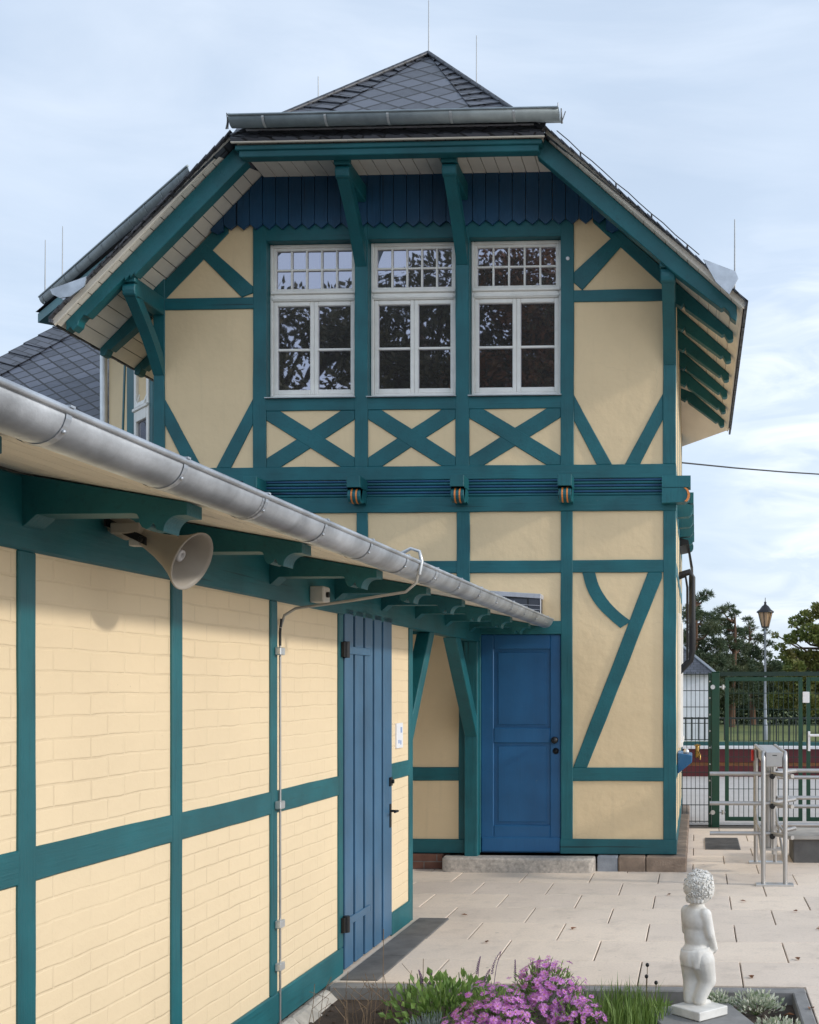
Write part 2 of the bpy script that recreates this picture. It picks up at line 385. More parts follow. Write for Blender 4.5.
def solo(mb, name, mat, label, cat, org=(0,0,0), group=None, bev=0, kind=None, frame=0):
    o = mb.build(name, mat, None, org, bev); o.location = Matrix.Rotation(frame, 4, 'Z') @ Vector(org); o.rotation_euler = (0,0,frame)
    return tag(o, label, cat, group, kind)
def copy_tree(root, loc, rz=None):
    r = root.copy(); C.objects.link(r); r.location = loc
    if rz is not None: r.rotation_euler = (0,0,rz)
    for ch in list(root.children):
        c = ch.copy(); C.objects.link(c); c.parent = r
        for g in list(ch.children):
            d = g.copy(); C.objects.link(d); d.parent = c
    return r
#__SECTIONS__
# ------------------------------------------------------------------ main house (house frame = world axes)
FY = 11.5
zL = lambda x: 6.387 + .998*(x+4.552)
zR = lambda x: 6.713 - .892*(x+1.364)
XL, XR = -5.306, -.203
HX = Thing('half_timbered_house', 'two-storey cream house with teal timber framing, half-hipped slate gable and three white upper windows', 'house', (-2.75, 11.5, 0))
house = HX
def hp(mb, name, mat, bev=0, parent=None, label=None, kind=None): return house.part(mb, name, mat, bev, parent, label, 1, kind)
# walls: plaster front (with window and door openings) and the body behind it
w = MB(); F0, F1 = FY, FY+.22
w.box(XL+.004, -2.10, F0, F1, .15, 2.268); w.box(-1.30, XR-.004, F0, F1, .15, 2.268)
w.box(XL+.004, XR-.004, F0, F1, 2.268, 4.555)
w.xz([(XL+.004,4.555),(-4.20,4.555),(-4.20,6.715),(-4.22,6.712),(XL+.004,zL(XL)-.03)], F0, F1)
for a, b_ in ((-3.30,-3.20),(-2.315,-2.21)): w.box(a, b_, F0, F1, 4.555, 6.13)
w.xz([(-1.295,4.555),(XR-.004,4.555),(XR-.004,zR(XR)-.03),(-1.295,6.635)], F0, F1)
w.box(-4.20, -1.295, F0+.003, F1, 6.13, 6.63)
w.box(XL+.012, XR-.003, F1+.002, 16.2, 0.15, 5.62)
hp(w, 'wall', 'plaster')
# plinth
p = MB(); p.box(XL-.05, -2.45, FY-.06, FY+.3, -.1, .145); hp(p, 'brick_plinth', 'redbrick')
p = MB(); p.box(-.95,-.755,FY-.115,FY+.2,-.1,.142); hp(p, 'plinth_stone', 'bluest', .008, label='grey blue stone block in the plinth beside the doorstep')
p = MB()
for a,b_ in ((-.748,-.49),(-.485,-.10)): p.box(a, b_, FY-.12, FY+.25, -.1, .144)
for k in range(5): p.box(-.26, -.10+.002*(k%2), FY+.255+k*.95, FY+1.2+k*.95, -.1, .142)
hp(p, 'sandstone_plinth', 'sandst', .012)
# timbers
T0, T1 = FY-.018, FY+.19
def post(x0, x1, z0, z1, dy=0): m=MB(); m.xz(wobble([(x0,z0),(x1,z0),(x1,z1),(x0,z1)]),T0-dy,T1); hp(m,'post','teal',.005)
def rail(x0, x1, z0, z1, dy=-.002): m=MB(); m.xz(wobble([(x0-.006,z0),(x1+.006,z0),(x1+.006,z1),(x0-.006,z1)]),T0-dy,T1-.004); hp(m,'rail','tealh',.005)
def brace(pts, dy=-.004): m=MB(); m.xz(wobble(pts), T0-dy, T1-.01); hp(m,'brace','teala',.005)
post(XL, -5.193, 3.89, 5.74); post(-.326, XR, 3.89, 5.67)
for a, b_ in ((-4.317,-4.185),(-3.315,-3.185),(-2.329,-2.195),(-1.309,-1.182)): post(a, b_, 3.885, 6.25)
post(XL, -5.193, .29, 3.445); post(-4.31,-4.19,.29,3.445); post(-3.295,-3.187,2.39,3.445); post(-2.317,-2.19,2.39,3.445); post(-1.307,-1.193,.29,3.445,.001); post(-.323, XR+.002, .29, 3.445)
rail(XL+.001, XR-.001, 3.757, 3.89, .004)                     # upper sill beam
rail(XL+.001, XR+.001, 3.443, 3.592, .004)                     # plate of the lower storey
rail(-5.193,-4.317,5.437,5.55); rail(-1.182,-.326,5.455,5.567)
for a, b_ in ((-4.185,-3.315),(-3.185,-2.329),(-2.195,-1.309)):
    rail(a, b_, 4.437, 4.556); rail(a, b_, 6.092, 6.25)
    z0, z1 = 3.889, 4.438
    brace([(a,z1),(a+.135,z1),(b_,z0+.09),(b_,z0),(b_-.135,z0),(a,z1-.09)])
    brace([(b_,z1),(b_-.135,z1),(a,z0+.09),(a,z0),(a+.135,z0),(b_,z1-.09)], -.007)
for a, b_ in ((-5.193,-4.317),(-1.182,-.326)):                # lower braces of the corner bays
    brace([(a,4.565),(a,4.315),(a+.22,3.889),(a+.37,3.889)]); brace([(b_,4.565),(b_,4.315),(b_-.22,3.889),(b_-.365,3.889)], -.005)
brace([(-4.317,5.655),(-4.317,5.59),(-4.43,5.55),(-4.86,5.98),(-4.79,6.08)])
brace([(-1.182,5.74),(-1.182,5.64),(-1.10,5.567),(-.70,6.01),(-.78,6.10)])
brace([(XL+.002,zL(XL)-.02),(-5.193,5.46),(-5.193,5.54),(-4.56,6.18),(-4.56,zL(-4.56)-.02)], -.006)   # timbers under the roof slope
brace([(XR-.002,zR(XR)-.02),(-.326,5.50),(-.326,5.60),(-1.0,6.22),(-1.0,zR(-1.0)-.02)], -.006)
# lower storey
rail(-4.19,-3.295,2.854,2.973); rail(-3.187,-2.317,2.854,2.973); rail(-2.19,-1.307,2.854,2.973); rail(-1.193,-.323,2.854,2.973)
rail(-4.19,-1.307,2.262,2.39,.0)
rail(-1.193,-.323,.85,.98); rail(-1.307,XR+.003,.152,.295,.002)
rail(-4.19,-2.30,.85,.98); rail(XL,-2.19,.152,.285,.001)
post(-2.30,-2.19,.285,2.262,-.006)
brace([(-1.19,.98),(-1.055,.98),(-.335,2.80),(-.335,2.854),(-.47,2.854)], -.003)
arc_o = [(-1.10,2.854),(-1.06,2.69),(-.965,2.53),(-.83,2.40),(-.735,2.32)]; arc_i = [(-.63,2.385),(-.735,2.46),(-.85,2.575),(-.94,2.715),(-.978,2.854)]
m = MB()
def chaikin(p):
    q = [p[0]]
    for a, b_ in zip(p, p[1:]): q += [(a[0]*.75+b_[0]*.25, a[1]*.75+b_[1]*.25), (a[0]*.25+b_[0]*.75, a[1]*.25+b_[1]*.75)]
    return q+[p[-1]]
arc_o, arc_i = chaikin(chaikin(arc_o)), chaikin(chaikin(arc_i))
P_ = list(zip(arc_o, arc_i[::-1]))
for (o0,i0),(o1,i1) in zip(P_, P_[1:]): m.xz([o0,i0,i1,o1], T0+.006, T1-.012)
hp(m, 'curved_brace', 'teala')
# side (right-hand) timbers
for y in (12.7, 13.9, 15.1, 16.08):
    m = MB(); m.box(XR-.06, XR+.0015, y, y+.12, .29, 3.445); m.box(XR-.06, XR+.0015, y, y+.12, 3.89, 5.6); hp(m,'post','teal',.004)
for z0, z1 in ((.152,.292),(3.443,3.592),(3.757,3.89),(.85,.97),(2.86,2.97)):
    m = MB(); m.box(XR-.06, XR+.003, T1+.005, 16.2, z0, z1); hp(m,'rail','teala',.004)
# profiled belt between the storeys
m = MB(); m.box(XL+.01, XR-.01, FY-.002, FY+.05, 3.592, 3.757)
for k in range(0,6,2): m.tube([(XL+.012,FY-.008,3.606+.0275*k),(XR-.012,FY-.008,3.606+.0275*k)], .0125, 8)
hp(m, 'moulding', 'tealh')
m = MB()
for k in range(1,6,2): m.tube([(XL+.012,FY-.006,3.606+.0275*k),(XR-.012,FY-.006,3.606+.0275*k)], .0115, 8)
hp(m, 'moulding', 'bluem', label='blue ribs of the belt between the storeys')
def corbel_y(xc, hw=.066):
    m = MB()
    m.box(xc-hw, xc+hw, FY-.27, FY+.02, 3.648, 3.757)
    pts = [(FY+.02,3.645),(FY-.25,3.645)]
    for k in range(9):
        t = PI*.5 + PI*1.1*k/8; pts.append((FY-.185+.075*math.cos(t)*1.0, 3.575+.07*math.sin(t)))
    pts += [(FY-.09,3.53),(FY+.02,3.50)]
    m.yz(pts, xc-hw+.004, xc+hw-.004)
    o = hp(m, 'corbel', 'teal', .006)
    for dx in (-.022, .024):
        s_ = MB(); path = []
        for k in range(10):
            t = PI*.62 + PI*.95*k/9; path.append((FY-.185+.078*math.cos(t), 3.575+.073*math.sin(t)))
        for (a,b_),(c,d) in zip(path, path[1:]):
            s_.poly([(xc+dx-.0075,a,b_),(xc+dx+.0075,a,b_),(xc+dx+.0075,c,d),(xc+dx-.0075,c,d)], [(0,1,2,3)])
        hp(s_, 'stripe', 'orange', parent=o)
for xc in (-4.25, -3.255, -2.265, -1.245): corbel_y(xc)
def corbel_x(y0, y1, stripe=False, x1=-.075, wide=False):
    m = MB(); xa = XR-.13 if wide else XR-.02
    m.box(xa, x1+.015, y0, y1, 3.648, 3.757)
    pts = [(xa,3.645),(x1-.03,3.645)]
    for k in range(8):
        t = PI*.5 - PI*1.05*k/7; pts.append((x1-.05+.055*math.cos(t), 3.575+.068*math.sin(t)))
    pts += [(xa,3.50)]
    m.xz(pts, y0+.004, y1-.004)
    o = hp(m, 'corbel', 'teal', .006)
    if stripe:
        s_ = MB()
        for k in range(6):
            t0 = PI*.38 - PI*.72*k/6; t1 = PI*.38 - PI*.72*(k+1)/6
            for s0 in ((y0-.002, y0-.002),):
                a = (x1-.05+.058*math.cos(t0), 3.575+.071*math.sin(t0)); b_ = (x1-.05+.058*math.cos(t1), 3.575+.071*math.sin(t1))
                c = (a[0]-.022, a[1]); d = (b_[0]-.022, b_[1])
                s_.xz([a,b_,d,c], y0-.004, y0+.03)
        hp(s_, 'stripe', 'orange', parent=o)
corbel_x(FY-.13, FY+.05, True, wide=True)
for y in (12.35, 13.15, 13.95, 14.75, 15.5): corbel_x(y, y+.14, False, -.05)
# scalloped gable boards
m = MB(); x = -4.72; bw = .1283
while x < -.86:
    def top(q): return min(6.713, zL(q)-.012, zR(q)-.012)
    x1 = x+bw-.006; xm = (x+x1)/2
    zt = 6.245; tip = 6.196
    if min(top(x), top(x1)) > zt+.01:
        m.xz([(x,zt),(xm,tip),(x1,zt),(x1,top(x1)),(x,top(x))], FY-.048-.004*random.random(), FY-.02)
    else:
        zz = min(top(x), top(x1)); m.xz([(x,zz-.02),(xm,min(tip,zz-.05)),(x1,zz-.02),(x1,top(x1)),(x,top(x))], FY-.048, FY-.02)
    x += bw
hp(m, 'gable_board', 'navy')
# windows
def window(xl, xr):
    fr = MB(); y0, y1 = FY+.085, FY+.15; fw = .030
    z0, z1 = 4.585, 6.09
    fr.box(xl, xl+fw, y0, y1, z0, z1); fr.box(xr-fw, xr, y0, y1, z0, z1)
    fr.box(xl+fw, xr-fw, y0+.001, y1, z1-fw, z1); fr.box(xl+fw, xr-fw, y0+.001, y1, z0, z0+.035)
    fr.box(xl+fw, xr-fw, y0-.004, y1, 5.535, 5.60); 
    o = hp(fr, 'window', 'frame', .006)
    dr = MB(); dr.xz([(xl+.01,5.60),(xr-.01,5.60),(xr-.01,5.63),(xl+.01,5.63)], y0-.022, y0+.02); dr.box(xl+.02, xr-.02, y0-.012, y0+.02, 5.545, 5.568); hp(dr, 'transom', 'frame', .006, o)
    a, b_ = xl+fw, xr-fw; xm = (a+b_)/2
    # top light: 5 x 2 panes
    sh = MB(); y2 = y0+.012
    sw = .028; t0, t1 = 5.63, z1-fw
    sh.box(a, a+sw, y2, y1-.006, t0, t1); sh.box(b_-sw, b_, y2, y1-.006, t0, t1); sh.box(a+sw, b_-sw, y2+.001, y1-.006, t1-sw, t1); sh.box(a+sw, b_-sw, y2+.001, y1-.006, t0, t0+.03)
    hp(sh, 'sash', 'frame', .005, o)
    bars = MB()
    for k in range(1,5):
        xk = a+sw + (b_-a-2*sw)*k/5; bars.box(xk-.0085, xk+.0085, y2+.006, y1-.01, t0+.03, t1-sw)
    zk = (t0+.03+t1-sw)/2; bars.box(a+sw, b_-sw, y2+.0075, y1-.01, zk-.0085, zk+.0085)
    # casements
    for (c, d) in ((a, xm), (xm, b_)):
        ca = MB(); cw = .04; u0, u1 = z0+.035, 5.535
        ca.box(c+.001, c+cw, y2, y1-.006, u0, u1); ca.box(d-cw, d-.001, y2, y1-.006, u0, u1); ca.box(c+cw, d-cw, y2+.001, y1-.006, u1-.045, u1); ca.box(c+cw, d-cw, y2+.001, y1-.006, u0, u0+.05)
        hp(ca, 'sash', 'frame', .006, o)
        zb = 5.063; br = MB(); br.box(c+cw, d-cw, y2+.006, y1-.01, zb-.011, zb+.011); hp(br, 'glazing_bar', 'frame', .003, o)
    hp(bars, 'glazing_bars', 'frame', .003, o)
    g = MB(); rnd = random.Random(xl)
    def pane(x0,x1_,za,zb):
        t = [rnd.uniform(-.0007,.0007) for _ in range(3)]
        yg = y1-.024
        g.poly([(x0,yg+t[0],za),(x1_,yg+t[1],za),(x1_,yg+t[1]+t[2],zb),(x0,yg+t[0]+t[2],zb)], [(0,1,2,3)])
    for k in range(5):
        xa = a+sw + (b_-a-2*sw)*k/5; xb = a+sw + (b_-a-2*sw)*(k+1)/5
        pane(xa,xb,t0+.028,zk); pane(xa,xb,zk,t1-sw+.003)
    for (c, d) in ((a,xm),(xm,b_)):
        pane(c+cw-.003,d-cw+.003,u0+.047,5.063); pane(c+cw-.003,d-cw+.003,5.063,u1-.04)
    hp(g, 'pane', 'glass', 0, o)
    si = MB(); si.yz([(FY-.05,4.556),(FY-.05,4.566),(FY+.14,4.592),(FY+.14,4.558)], xl-.012, xr+.012); hp(si, 'sill', 'zincl', .002, o)
window(-4.183,-3.318); window(-3.183,-2.332); window(-2.193,-1.312)
# blue house door
m = MB(); dx0, dx1 = -2.088, -1.3095; yd = FY+.04
m.box(dx0, dx1, yd, yd+.06, .155, 2.266)
door = hp(m, 'door', 'blue', .004)
fr = MB(); fr.box(dx0, dx0+.125, yd-.022, yd, .155, 2.262); fr.box(dx1-.105, dx1, yd-.022, yd, .155, 2.262)
for z0, z1 in ((.155,.42),(1.215,1.36),(2.12,2.262)): fr.box(dx0+.125, dx1-.105, yd-.0225, yd, z0, z1)
hp(fr, 'door_frame_board', 'blue', .007, door)
fr = MB(); fr.box(dx0+.01, dx1-.004, yd-.038, yd-.022, .165, .305); hp(fr, 'kick_board', 'blue', .006, door)
for z0, z1 in ((.45,1.185),(1.39,2.09)):
    fr = MB(); fr.box(dx0+.165, dx1-.145, yd-.008, yd, z0, z1); hp(fr, 'door_panel', 'blue', .004, door)
k = MB(); k.lathe([(0,0),(.03,.0),(.032,.012),(.012,.016),(.012,.035),(.03,.045),(.034,.06),(.026,.075),(0,.08)], (dx1-.058, yd-.022, 1.243), (0,-1,0), 16); hp(k, 'door_knob', 'dark', 0, door)
k = MB(); k.lathe([(0,0),(.03,.0),(.03,.008),(.012,.012),(.012,.018),(0,.018)], (dx1-.05, yd-.022, 1.137), (0,-1,0), 16); hp(k, 'lock', 'dark', 0, door)
fr = MB(); fr.box(-2.13, -2.086, FY-.012, yd+.06, .155, 2.262); hp(fr, 'door_jamb', 'tealh', .004)
# soffit boards under the overhanging roof
def boards(name, pts, y0, y1, n_or_w, mat='soffit'):
    (xa,za),(xb,zb) = pts; ln = math.hypot(xb-xa, zb-za); n = max(1, round(ln/n_or_w)); m = MB()
    nx, nz = -(zb-za)/ln, (xb-xa)/ln
    if nz < 0: nx, nz = -nx, -nz
    g = .004/ln
    for i in range(n):
        t0, t1 = i/n+g, (i+1)/n-g
        a = (xa+(xb-xa)*t0, za+(zb-za)*t0); b_ = (xa+(xb-xa)*t1, za+(zb-za)*t1)
        m.xz([a, b_, (b_[0]+nx*.018, b_[1]+nz*.018), (a[0]+nx*.018, a[1]+nz*.018)], y0, y1)
    return hp(m, name, mat)
EL, ER = -5.865, .405
boards('soffit', ((EL,zL(EL)),(-4.215,zL(-4.215))), 10.745, 15.9, .135)
boards('soffit', ((-4.20,6.70),(-1.38,6.694)), 10.77, 11.6, .128)
boards('soffit', ((-1.364,zR(-1.364)),(ER,zR(ER))), 10.745, 15.9, .135)
# fascia boards along the verge
m = MB(); m.xz([(EL-.012,zL(EL)-.012),(-4.213,6.727),(-4.213,6.79),(EL-.035,zL(EL)+.045)], 10.715, 10.742); hp(m, 'fascia', 'soffit', .003)
m = MB(); m.xz([(ER+.012,zR(ER)-.012),(-1.364,6.721),(-1.364,6.785),(ER+.035,zR(ER)+.045)], 10.715, 10.742); hp(m, 'fascia', 'soffit', .003)
m = MB(); m.xz([(-4.215,6.675),(-1.362,6.669),(-1.362,6.683),(-4.215,6.689)], 10.66, 10.685); hp(m, 'fascia', 'soffit', .003)
# barge rafters with carved tails
e = .004
m = MB(); m.xz([(EL+.05,zL(EL+.05)-e),(-4.205,6.722-e),(-4.12,6.565),(-5.10,zL(-5.1)-.235),(-5.17,zL(-5.17)-.235),(-5.17,zL(-5.17)-.21),(-5.21,zL(-5.21)-.21),(-5.21,zL(-5.21)-.185),(-5.26,zL(-5.26)-.185),(-5.26,zL(-5.26)-.16),
   (-5.62,zL(-5.62)-.15),(-5.645,zL(-5.645)-.115),(-5.69,zL(-5.69)-.12),(-5.70,zL(-5.7)-.155),(-5.75,zL(-5.75)-.15),(-5.77,zL(-5.77)-.10),(-5.81,zL(-5.81)-.09)], 10.80, 10.92); hp(m, 'barge_rafter', 'teala', .006)
m = MB(); m.xz([(ER-.05,zR(ER-.05)-e),(-1.372,6.716-e),(-1.45,6.565),(-.42,zR(-.42)-.20),(-.22,zR(-.22)-.20),(.22,zR(.22)-.15),(.245,zR(.245)-.115),(.29,zR(.29)-.12),(.30,zR(.3)-.155),(.35,zR(.35)-.15),(.36,zR(.36)-.09)], 10.80, 10.92); hp(m, 'barge_rafter', 'teala', .006)
m = MB(); m.box(-4.16, -1.42, 10.72, 10.83, 6.568, 6.671); m.box(-4.19,-1.39,10.70,10.82,6.625,6.6695); hp(m, 'barge_beam', 'tealh', .006)
# eaves rafters
def eave_rafter(y, left):
    z = zL if left else zR; sgn = -1 if left else 1
    def X(d): return (XL if left else XR) + sgn*d
    prof = [(-.02,0),(.55,0),(.555,-.06),(.53,-.095),(.50,-.12),(.47,-.085),(.445,-.12),(.40,-.125),(.09,-.17),(.075,-.135),(.05,-.19),(-.02,-.21)]
    m = MB(); m.xz([(X(d), z(X(d))-e+q) for d, q in prof], y, y+.115); hp(m, 'rafter', 'teala', .005)
for k in range(1,7): eave_rafter(10.86+.76*k, False)
for k in range(1,7): eave_rafter(10.80+.72*k, True)
# brackets: purlin end plus strut
def bracket(xc, hw, zt, zb, ze):
    m = MB(); m.box(xc-hw, xc+hw, 10.90, FY-.02, zb, zt); m.box(xc-hw-.014, xc+hw+.014, 10.84, 10.91, zt-.06, zt+.012)
    m.yz([(10.90,zb-.02),(10.86,zb),(10.85,zb+.04),(10.852,zb+.075),(10.865,zt-.065),(10.91,zt-.065),(10.91,zb-.02)], xc-hw-.006, xc+hw+.006)
    o = hp(m, 'bracket', 'teala', .008)
    s_ = MB(); q = (10.885, zb-.015); n = 9; A_=[]; B_=[]
    for i in range(n+1):
        t = i/n; y = q[0] + (FY-.02-.005-q[0])*t + .045*math.sin(PI*t); z = q[1] + (ze-q[1])*t
        A_.append((y, z)); th = .15 - .02*t
        B_.append((min(y+th, FY-.019), z + (.02 if t < 1 else 0)))
    for i in range(n): s_.yz([A_[i],A_[i+1],B_[i+1],B_[i]], xc-hw+.004, xc+hw-.004)
    hp(s_, 'strut', 'teala', parent=o)
bracket(-3.252, .06, 6.60, 6.44, 5.83); bracket(-2.262, .06, 6.60, 6.44, 5.83)
bracket(-5.25, .056, 5.555, 5.385, 4.80); bracket(-.264, .06, 5.61, 5.43, 4.84)
# roof
RP = (-2.762, 12.256, 8.262); yb = 16.0; yf = 10.675
zl = lambda x: zL(x)+.064; zr = lambda x: zR(x)+.064
B_l = (-4.213, yf, 6.716); B_r = (-1.364, yf, 6.710)
r = MB()
r.poly([(EL-.05,yf,zl(EL)-.02),B_l,RP,(RP[0],yb,RP[2]),(-4.213,yb,6.785),(EL-.05,yb,zl(EL)-.02)], [(0,5,4,1),(1,4,3,2)])
r.poly([(ER+.05,yf,zr(ER)-.02),B_r,RP,(RP[0],yb,RP[2]),(-1.364,yb,6.779),(ER+.05,yb,zr(ER)-.02)], [(0,1,4,5),(1,2,3,4)])
roof = hp(r, 'roof', 'slatec')
m = MB(); m.poly([(XL,yb-.02,5.0),(XR,yb-.02,5.0),(XR,yb-.02,zR(XR)),(-1.364,yb-.02,6.70),(RP[0],yb-.02,8.25),(-4.213,yb-.02,6.70),(XL,yb-.02,zL(XL))], [(0,1,2,3,4,5,6)]); hp(m, 'rear_gable', 'plaster')
# slate verge edge (thickness) along the rakes
rn = random.Random(3)
def verge(xa, za, xb, zb):
    m = MB()
    ln = math.hypot(xb-xa, zb-za); n = int(ln/.11)
    for i in range(n):
        t0, t1 = i/n, (i+1.25)/n
        a = (xa+(xb-xa)*t0, za+(zb-za)*t0-.004); b_ = (xa+(xb-xa)*min(t1,1), za+(zb-za)*min(t1,1)+.012)
        m.poly([(a[0],yf-.028,a[1]),(b_[0],yf-.028,b_[1]),(b_[0],yf+.25,b_[1]+.004),(a[0],yf+.25,a[1]+.002)], [(0,1,2,3)])
        m.poly([(a[0],yf-.028,a[1]),(b_[0],yf-.028,b_[1]),(b_[0],yf-.026,b_[1]-.02),(a[0],yf-.026,a[1]-.012)], [(3,2,1,0)])
    hp(m, 'slate_edge', 'slatec', parent=roof)
verge(EL-.03, zl(EL)-.02, -4.213, 6.775); verge(ER+.03, zr(ER)-.02, -1.364, 6.765)
for xx, zz in ((EL-.03,zl(EL)-.035),(ER+.03,zr(ER)-.035)):
    m = MB()
    for yy in range(50): y0 = yf + yy*.108; m.box(xx-.012, xx+.012, y0, y0+.109, zz-.025-.008*rn.random(), zz+.008)
    hp(m, 'slate_edge', 'slatec', parent=roof)
m = MB(); m.extr([(ER+.03,15.75,zR(ER)),(-.22,16.3,5.02),(-.25,16.0,5.5),(-.21,15.3,5.68)], (0,.02,.05)); hp(m, 'rear_soffit', 'soffit')
# half-hip: field of diamond slates, coursed borders along the hips, slates below the gutter
def lerp(a, b_, t): return tuple(a[i]+(b_[i]-a[i])*t for i in range(3))
nrm = (Vector(B_r)-Vector(B_l)).cross(Vector(RP)-Vector(B_l)).normalized()
def up(p, k): return tuple(Vector(p)+nrm*k)
m = MB(); m.poly([up(B_l,.004), up(B_r,.004), up(RP,.004)], [(0,1,2)]); hip = hp(m, 'hipped_roof', 'slate')
cen = lerp(lerp(B_l, B_r, .5), RP, .33)
for A_, flip in ((B_l, 1), (B_r, -1)):
    m = MB(); n = 15
    inner0 = lerp(A_, B_r if flip > 0 else B_l, .17)
    for i in range(n):
        t0, t1 = i/n, (i+1)/n
        o0, o1 = lerp(A_, RP, t0), lerp(A_, RP, t1)
        i0, i1 = lerp(inner0, RP, max(0,t0-.03)), lerp(inner0, RP, max(0,t1-.03))
        lift = .02
        m.poly([up(o0,.006+lift), up(i0,.006+lift*.7), up(i1,.006), up(o1,.008)], [(0,1,2,3)] if flip > 0 else [(3,2,1,0)])
        m.poly([up(o0,.006+lift), up(i0,.006+lift*.7), up(i0,.003), up(o0,.003)], [(0,1,2,3)] if flip < 0 else [(3,2,1,0)])
    hp(m, 'hip_border', 'slateb', parent=hip)
m = MB()
for i in range(22):
    t0, t1 = i/22, (i+1)/22; a, b_ = lerp(B_l, B_r, t0), lerp(B_l, B_r, t1)
    u = Vector((RP[0]-a[0]*0-RP[0],0,0))
    s_up = Vector((0, .147, .147))
    m.poly([up(Vector(a)+Vector((0,-.02,-.02)),.022), up(Vector(b_)+Vector((0,-.02,-.02)),.012), up(Vector(b_)+s_up,.012), up(Vector(a)+s_up,.018)], [(0,1,2,3)])
    m.poly([up(Vector(a)+Vector((0,-.02,-.02)),.022), up(Vector(b_)+Vector((0,-.02,-.02)),.012), up(Vector(b_)+Vector((0,-.018,-.03)),.0), up(Vector(a)+Vector((0,-.018,-.03)),.0)], [(3,2,1,0)])
hp(m, 'slate_edge', 'slateb', parent=hip)
m = MB(); m.tube([up(B_l,.02), up(RP,.03)], .022, 8); m.tube([up(B_r,.02), up(RP,.03)], .022, 8); m.tube([(RP[0],RP[1]-.02,RP[2]+.01),(RP[0],yb,RP[2]+.01)], .03, 8); hp(m, 'ridge_cap', 'slatec', parent=hip)
# gutters standing on the slopes
m = MB(); gy, gz = 10.545, 6.832
m.halfpipe((-4.16,gy,gz), (-1.215,gy,gz), .078); m.tube([(-4.16,gy-.08,gz),(-1.215,gy-.08,gz)], .011, 8)
for xx in (-4.16,-1.215): m.extr([(xx, gy+.077*math.cos(PI+PI*k/10), gz+.077*math.sin(PI+PI*k/10)) for k in range(11)], (.004,0,0))
m.poly([(-4.16,gy+.075,gz),(-1.215,gy+.075,gz),(-1.215,gy+.32,gz+.05),(-4.16,gy+.32,gz+.05)], [(0,1,2,3)])
gut = hp(m, 'gutter', 'zincd')
for k in range(5):
    x = -3.86+.56*k; s_ = MB()
    for j in range(10):
        a0 = PI+PI*j/10; a1 = PI+PI*(j+1)/10
        s_.poly([(x,gy+.0815*math.cos(a0),gz+.0815*math.sin(a0)),(x+.022,gy+.0815*math.cos(a0),gz+.0815*math.sin(a0)),(x+.022,gy+.0815*math.cos(a1),gz+.0815*math.sin(a1)),(x,gy+.0815*math.cos(a1),gz+.0815*math.sin(a1))], [(0,3,2,1)])
    hp(s_, 'gutter_strap', 'zincl', parent=gut)
m = MB()
for (x0,y0,z0,x1,y1,z1) in ((-4.22,10.60,6.77,-4.19,10.5,6.83),(-1.20,10.60,6.75,-1.17,10.55,6.82)):
    for k in range(4): m.tube([(x0+rn.uniform(-.03,.03),y0,z0),(x1+rn.uniform(-.03,.03),y1,z1+rn.uniform(-.02,.08))], .005, 5)
hp(m, 'bird_wire', 'rod')
# lead strip above the lower slates
m = MB(); m.tube([up((B_l[0]+.05,yf+.09,6.822),.01), up((B_r[0]-.05,yf+.09,6.816),.01)], .012, 6); hp(m, 'lead_strip', 'lead', parent=hip)
PLL = [(-5.874,5.368),(-5.535,5.481),(-5.555,5.392),(-5.687,5.301),(-5.781,5.287),(-5.855,5.323)]
PLR = [(.054,5.543),(.338,5.431),(.365,5.368),(.285,5.226),(.169,5.335)]
# eaves gutters on the side slopes, closed by zinc end plates
m = MB(); m.xz(PLL, 10.64, 10.655); m.halfpipe((-5.80,10.815,5.42),(-5.80,15.9,5.42),.105); m.poly([(-5.70,10.815,5.42),(-5.70,15.9,5.42),(-5.50,15.9,5.56),(-5.50,10.815,5.56)], [(0,3,2,1)]); hp(m, 'gutter', 'zinc')
m = MB(); m.xz(PLR, 10.64, 10.655); m.halfpipe((.25,10.815,5.40),(.25,15.9,5.40),.095); m.poly([(.16,10.815,5.40),(.16,15.9,5.40),(-.02,15.9,5.56),(-.02,10.815,5.56)], [(0,1,2,3)]); hp(m, 'gutter', 'zinc')
# lightning rods and conductor
for (x,y,z,h) in ((RP[0],12.25,8.27,.56),(-2.33,12.6,7.85,.80),(-3.9,12.2,7.0,1.05),(-1.25,10.75,6.85,.16),(.34,10.85,5.35,.62)):
    m = MB(); m.tube([(x,y,z),(x,y,z+h)], [.008,.005], 6); hp(m, 'lightning_rod', 'rod')
m = MB(); pts=[]
for i in range(13):
    t = i/12; x = -1.25+(1.27)*t; pts.append((x, 10.66, zr(x)+.042+.006*math.sin(i*2.3)))
m.tube(pts, .0045, 5)
for i in (2,5,8,11): m.tube([pts[i],(pts[i][0],10.66,pts[i][2]-.05)], .008, 5)
hp(m, 'lightning_conductor', 'dark')
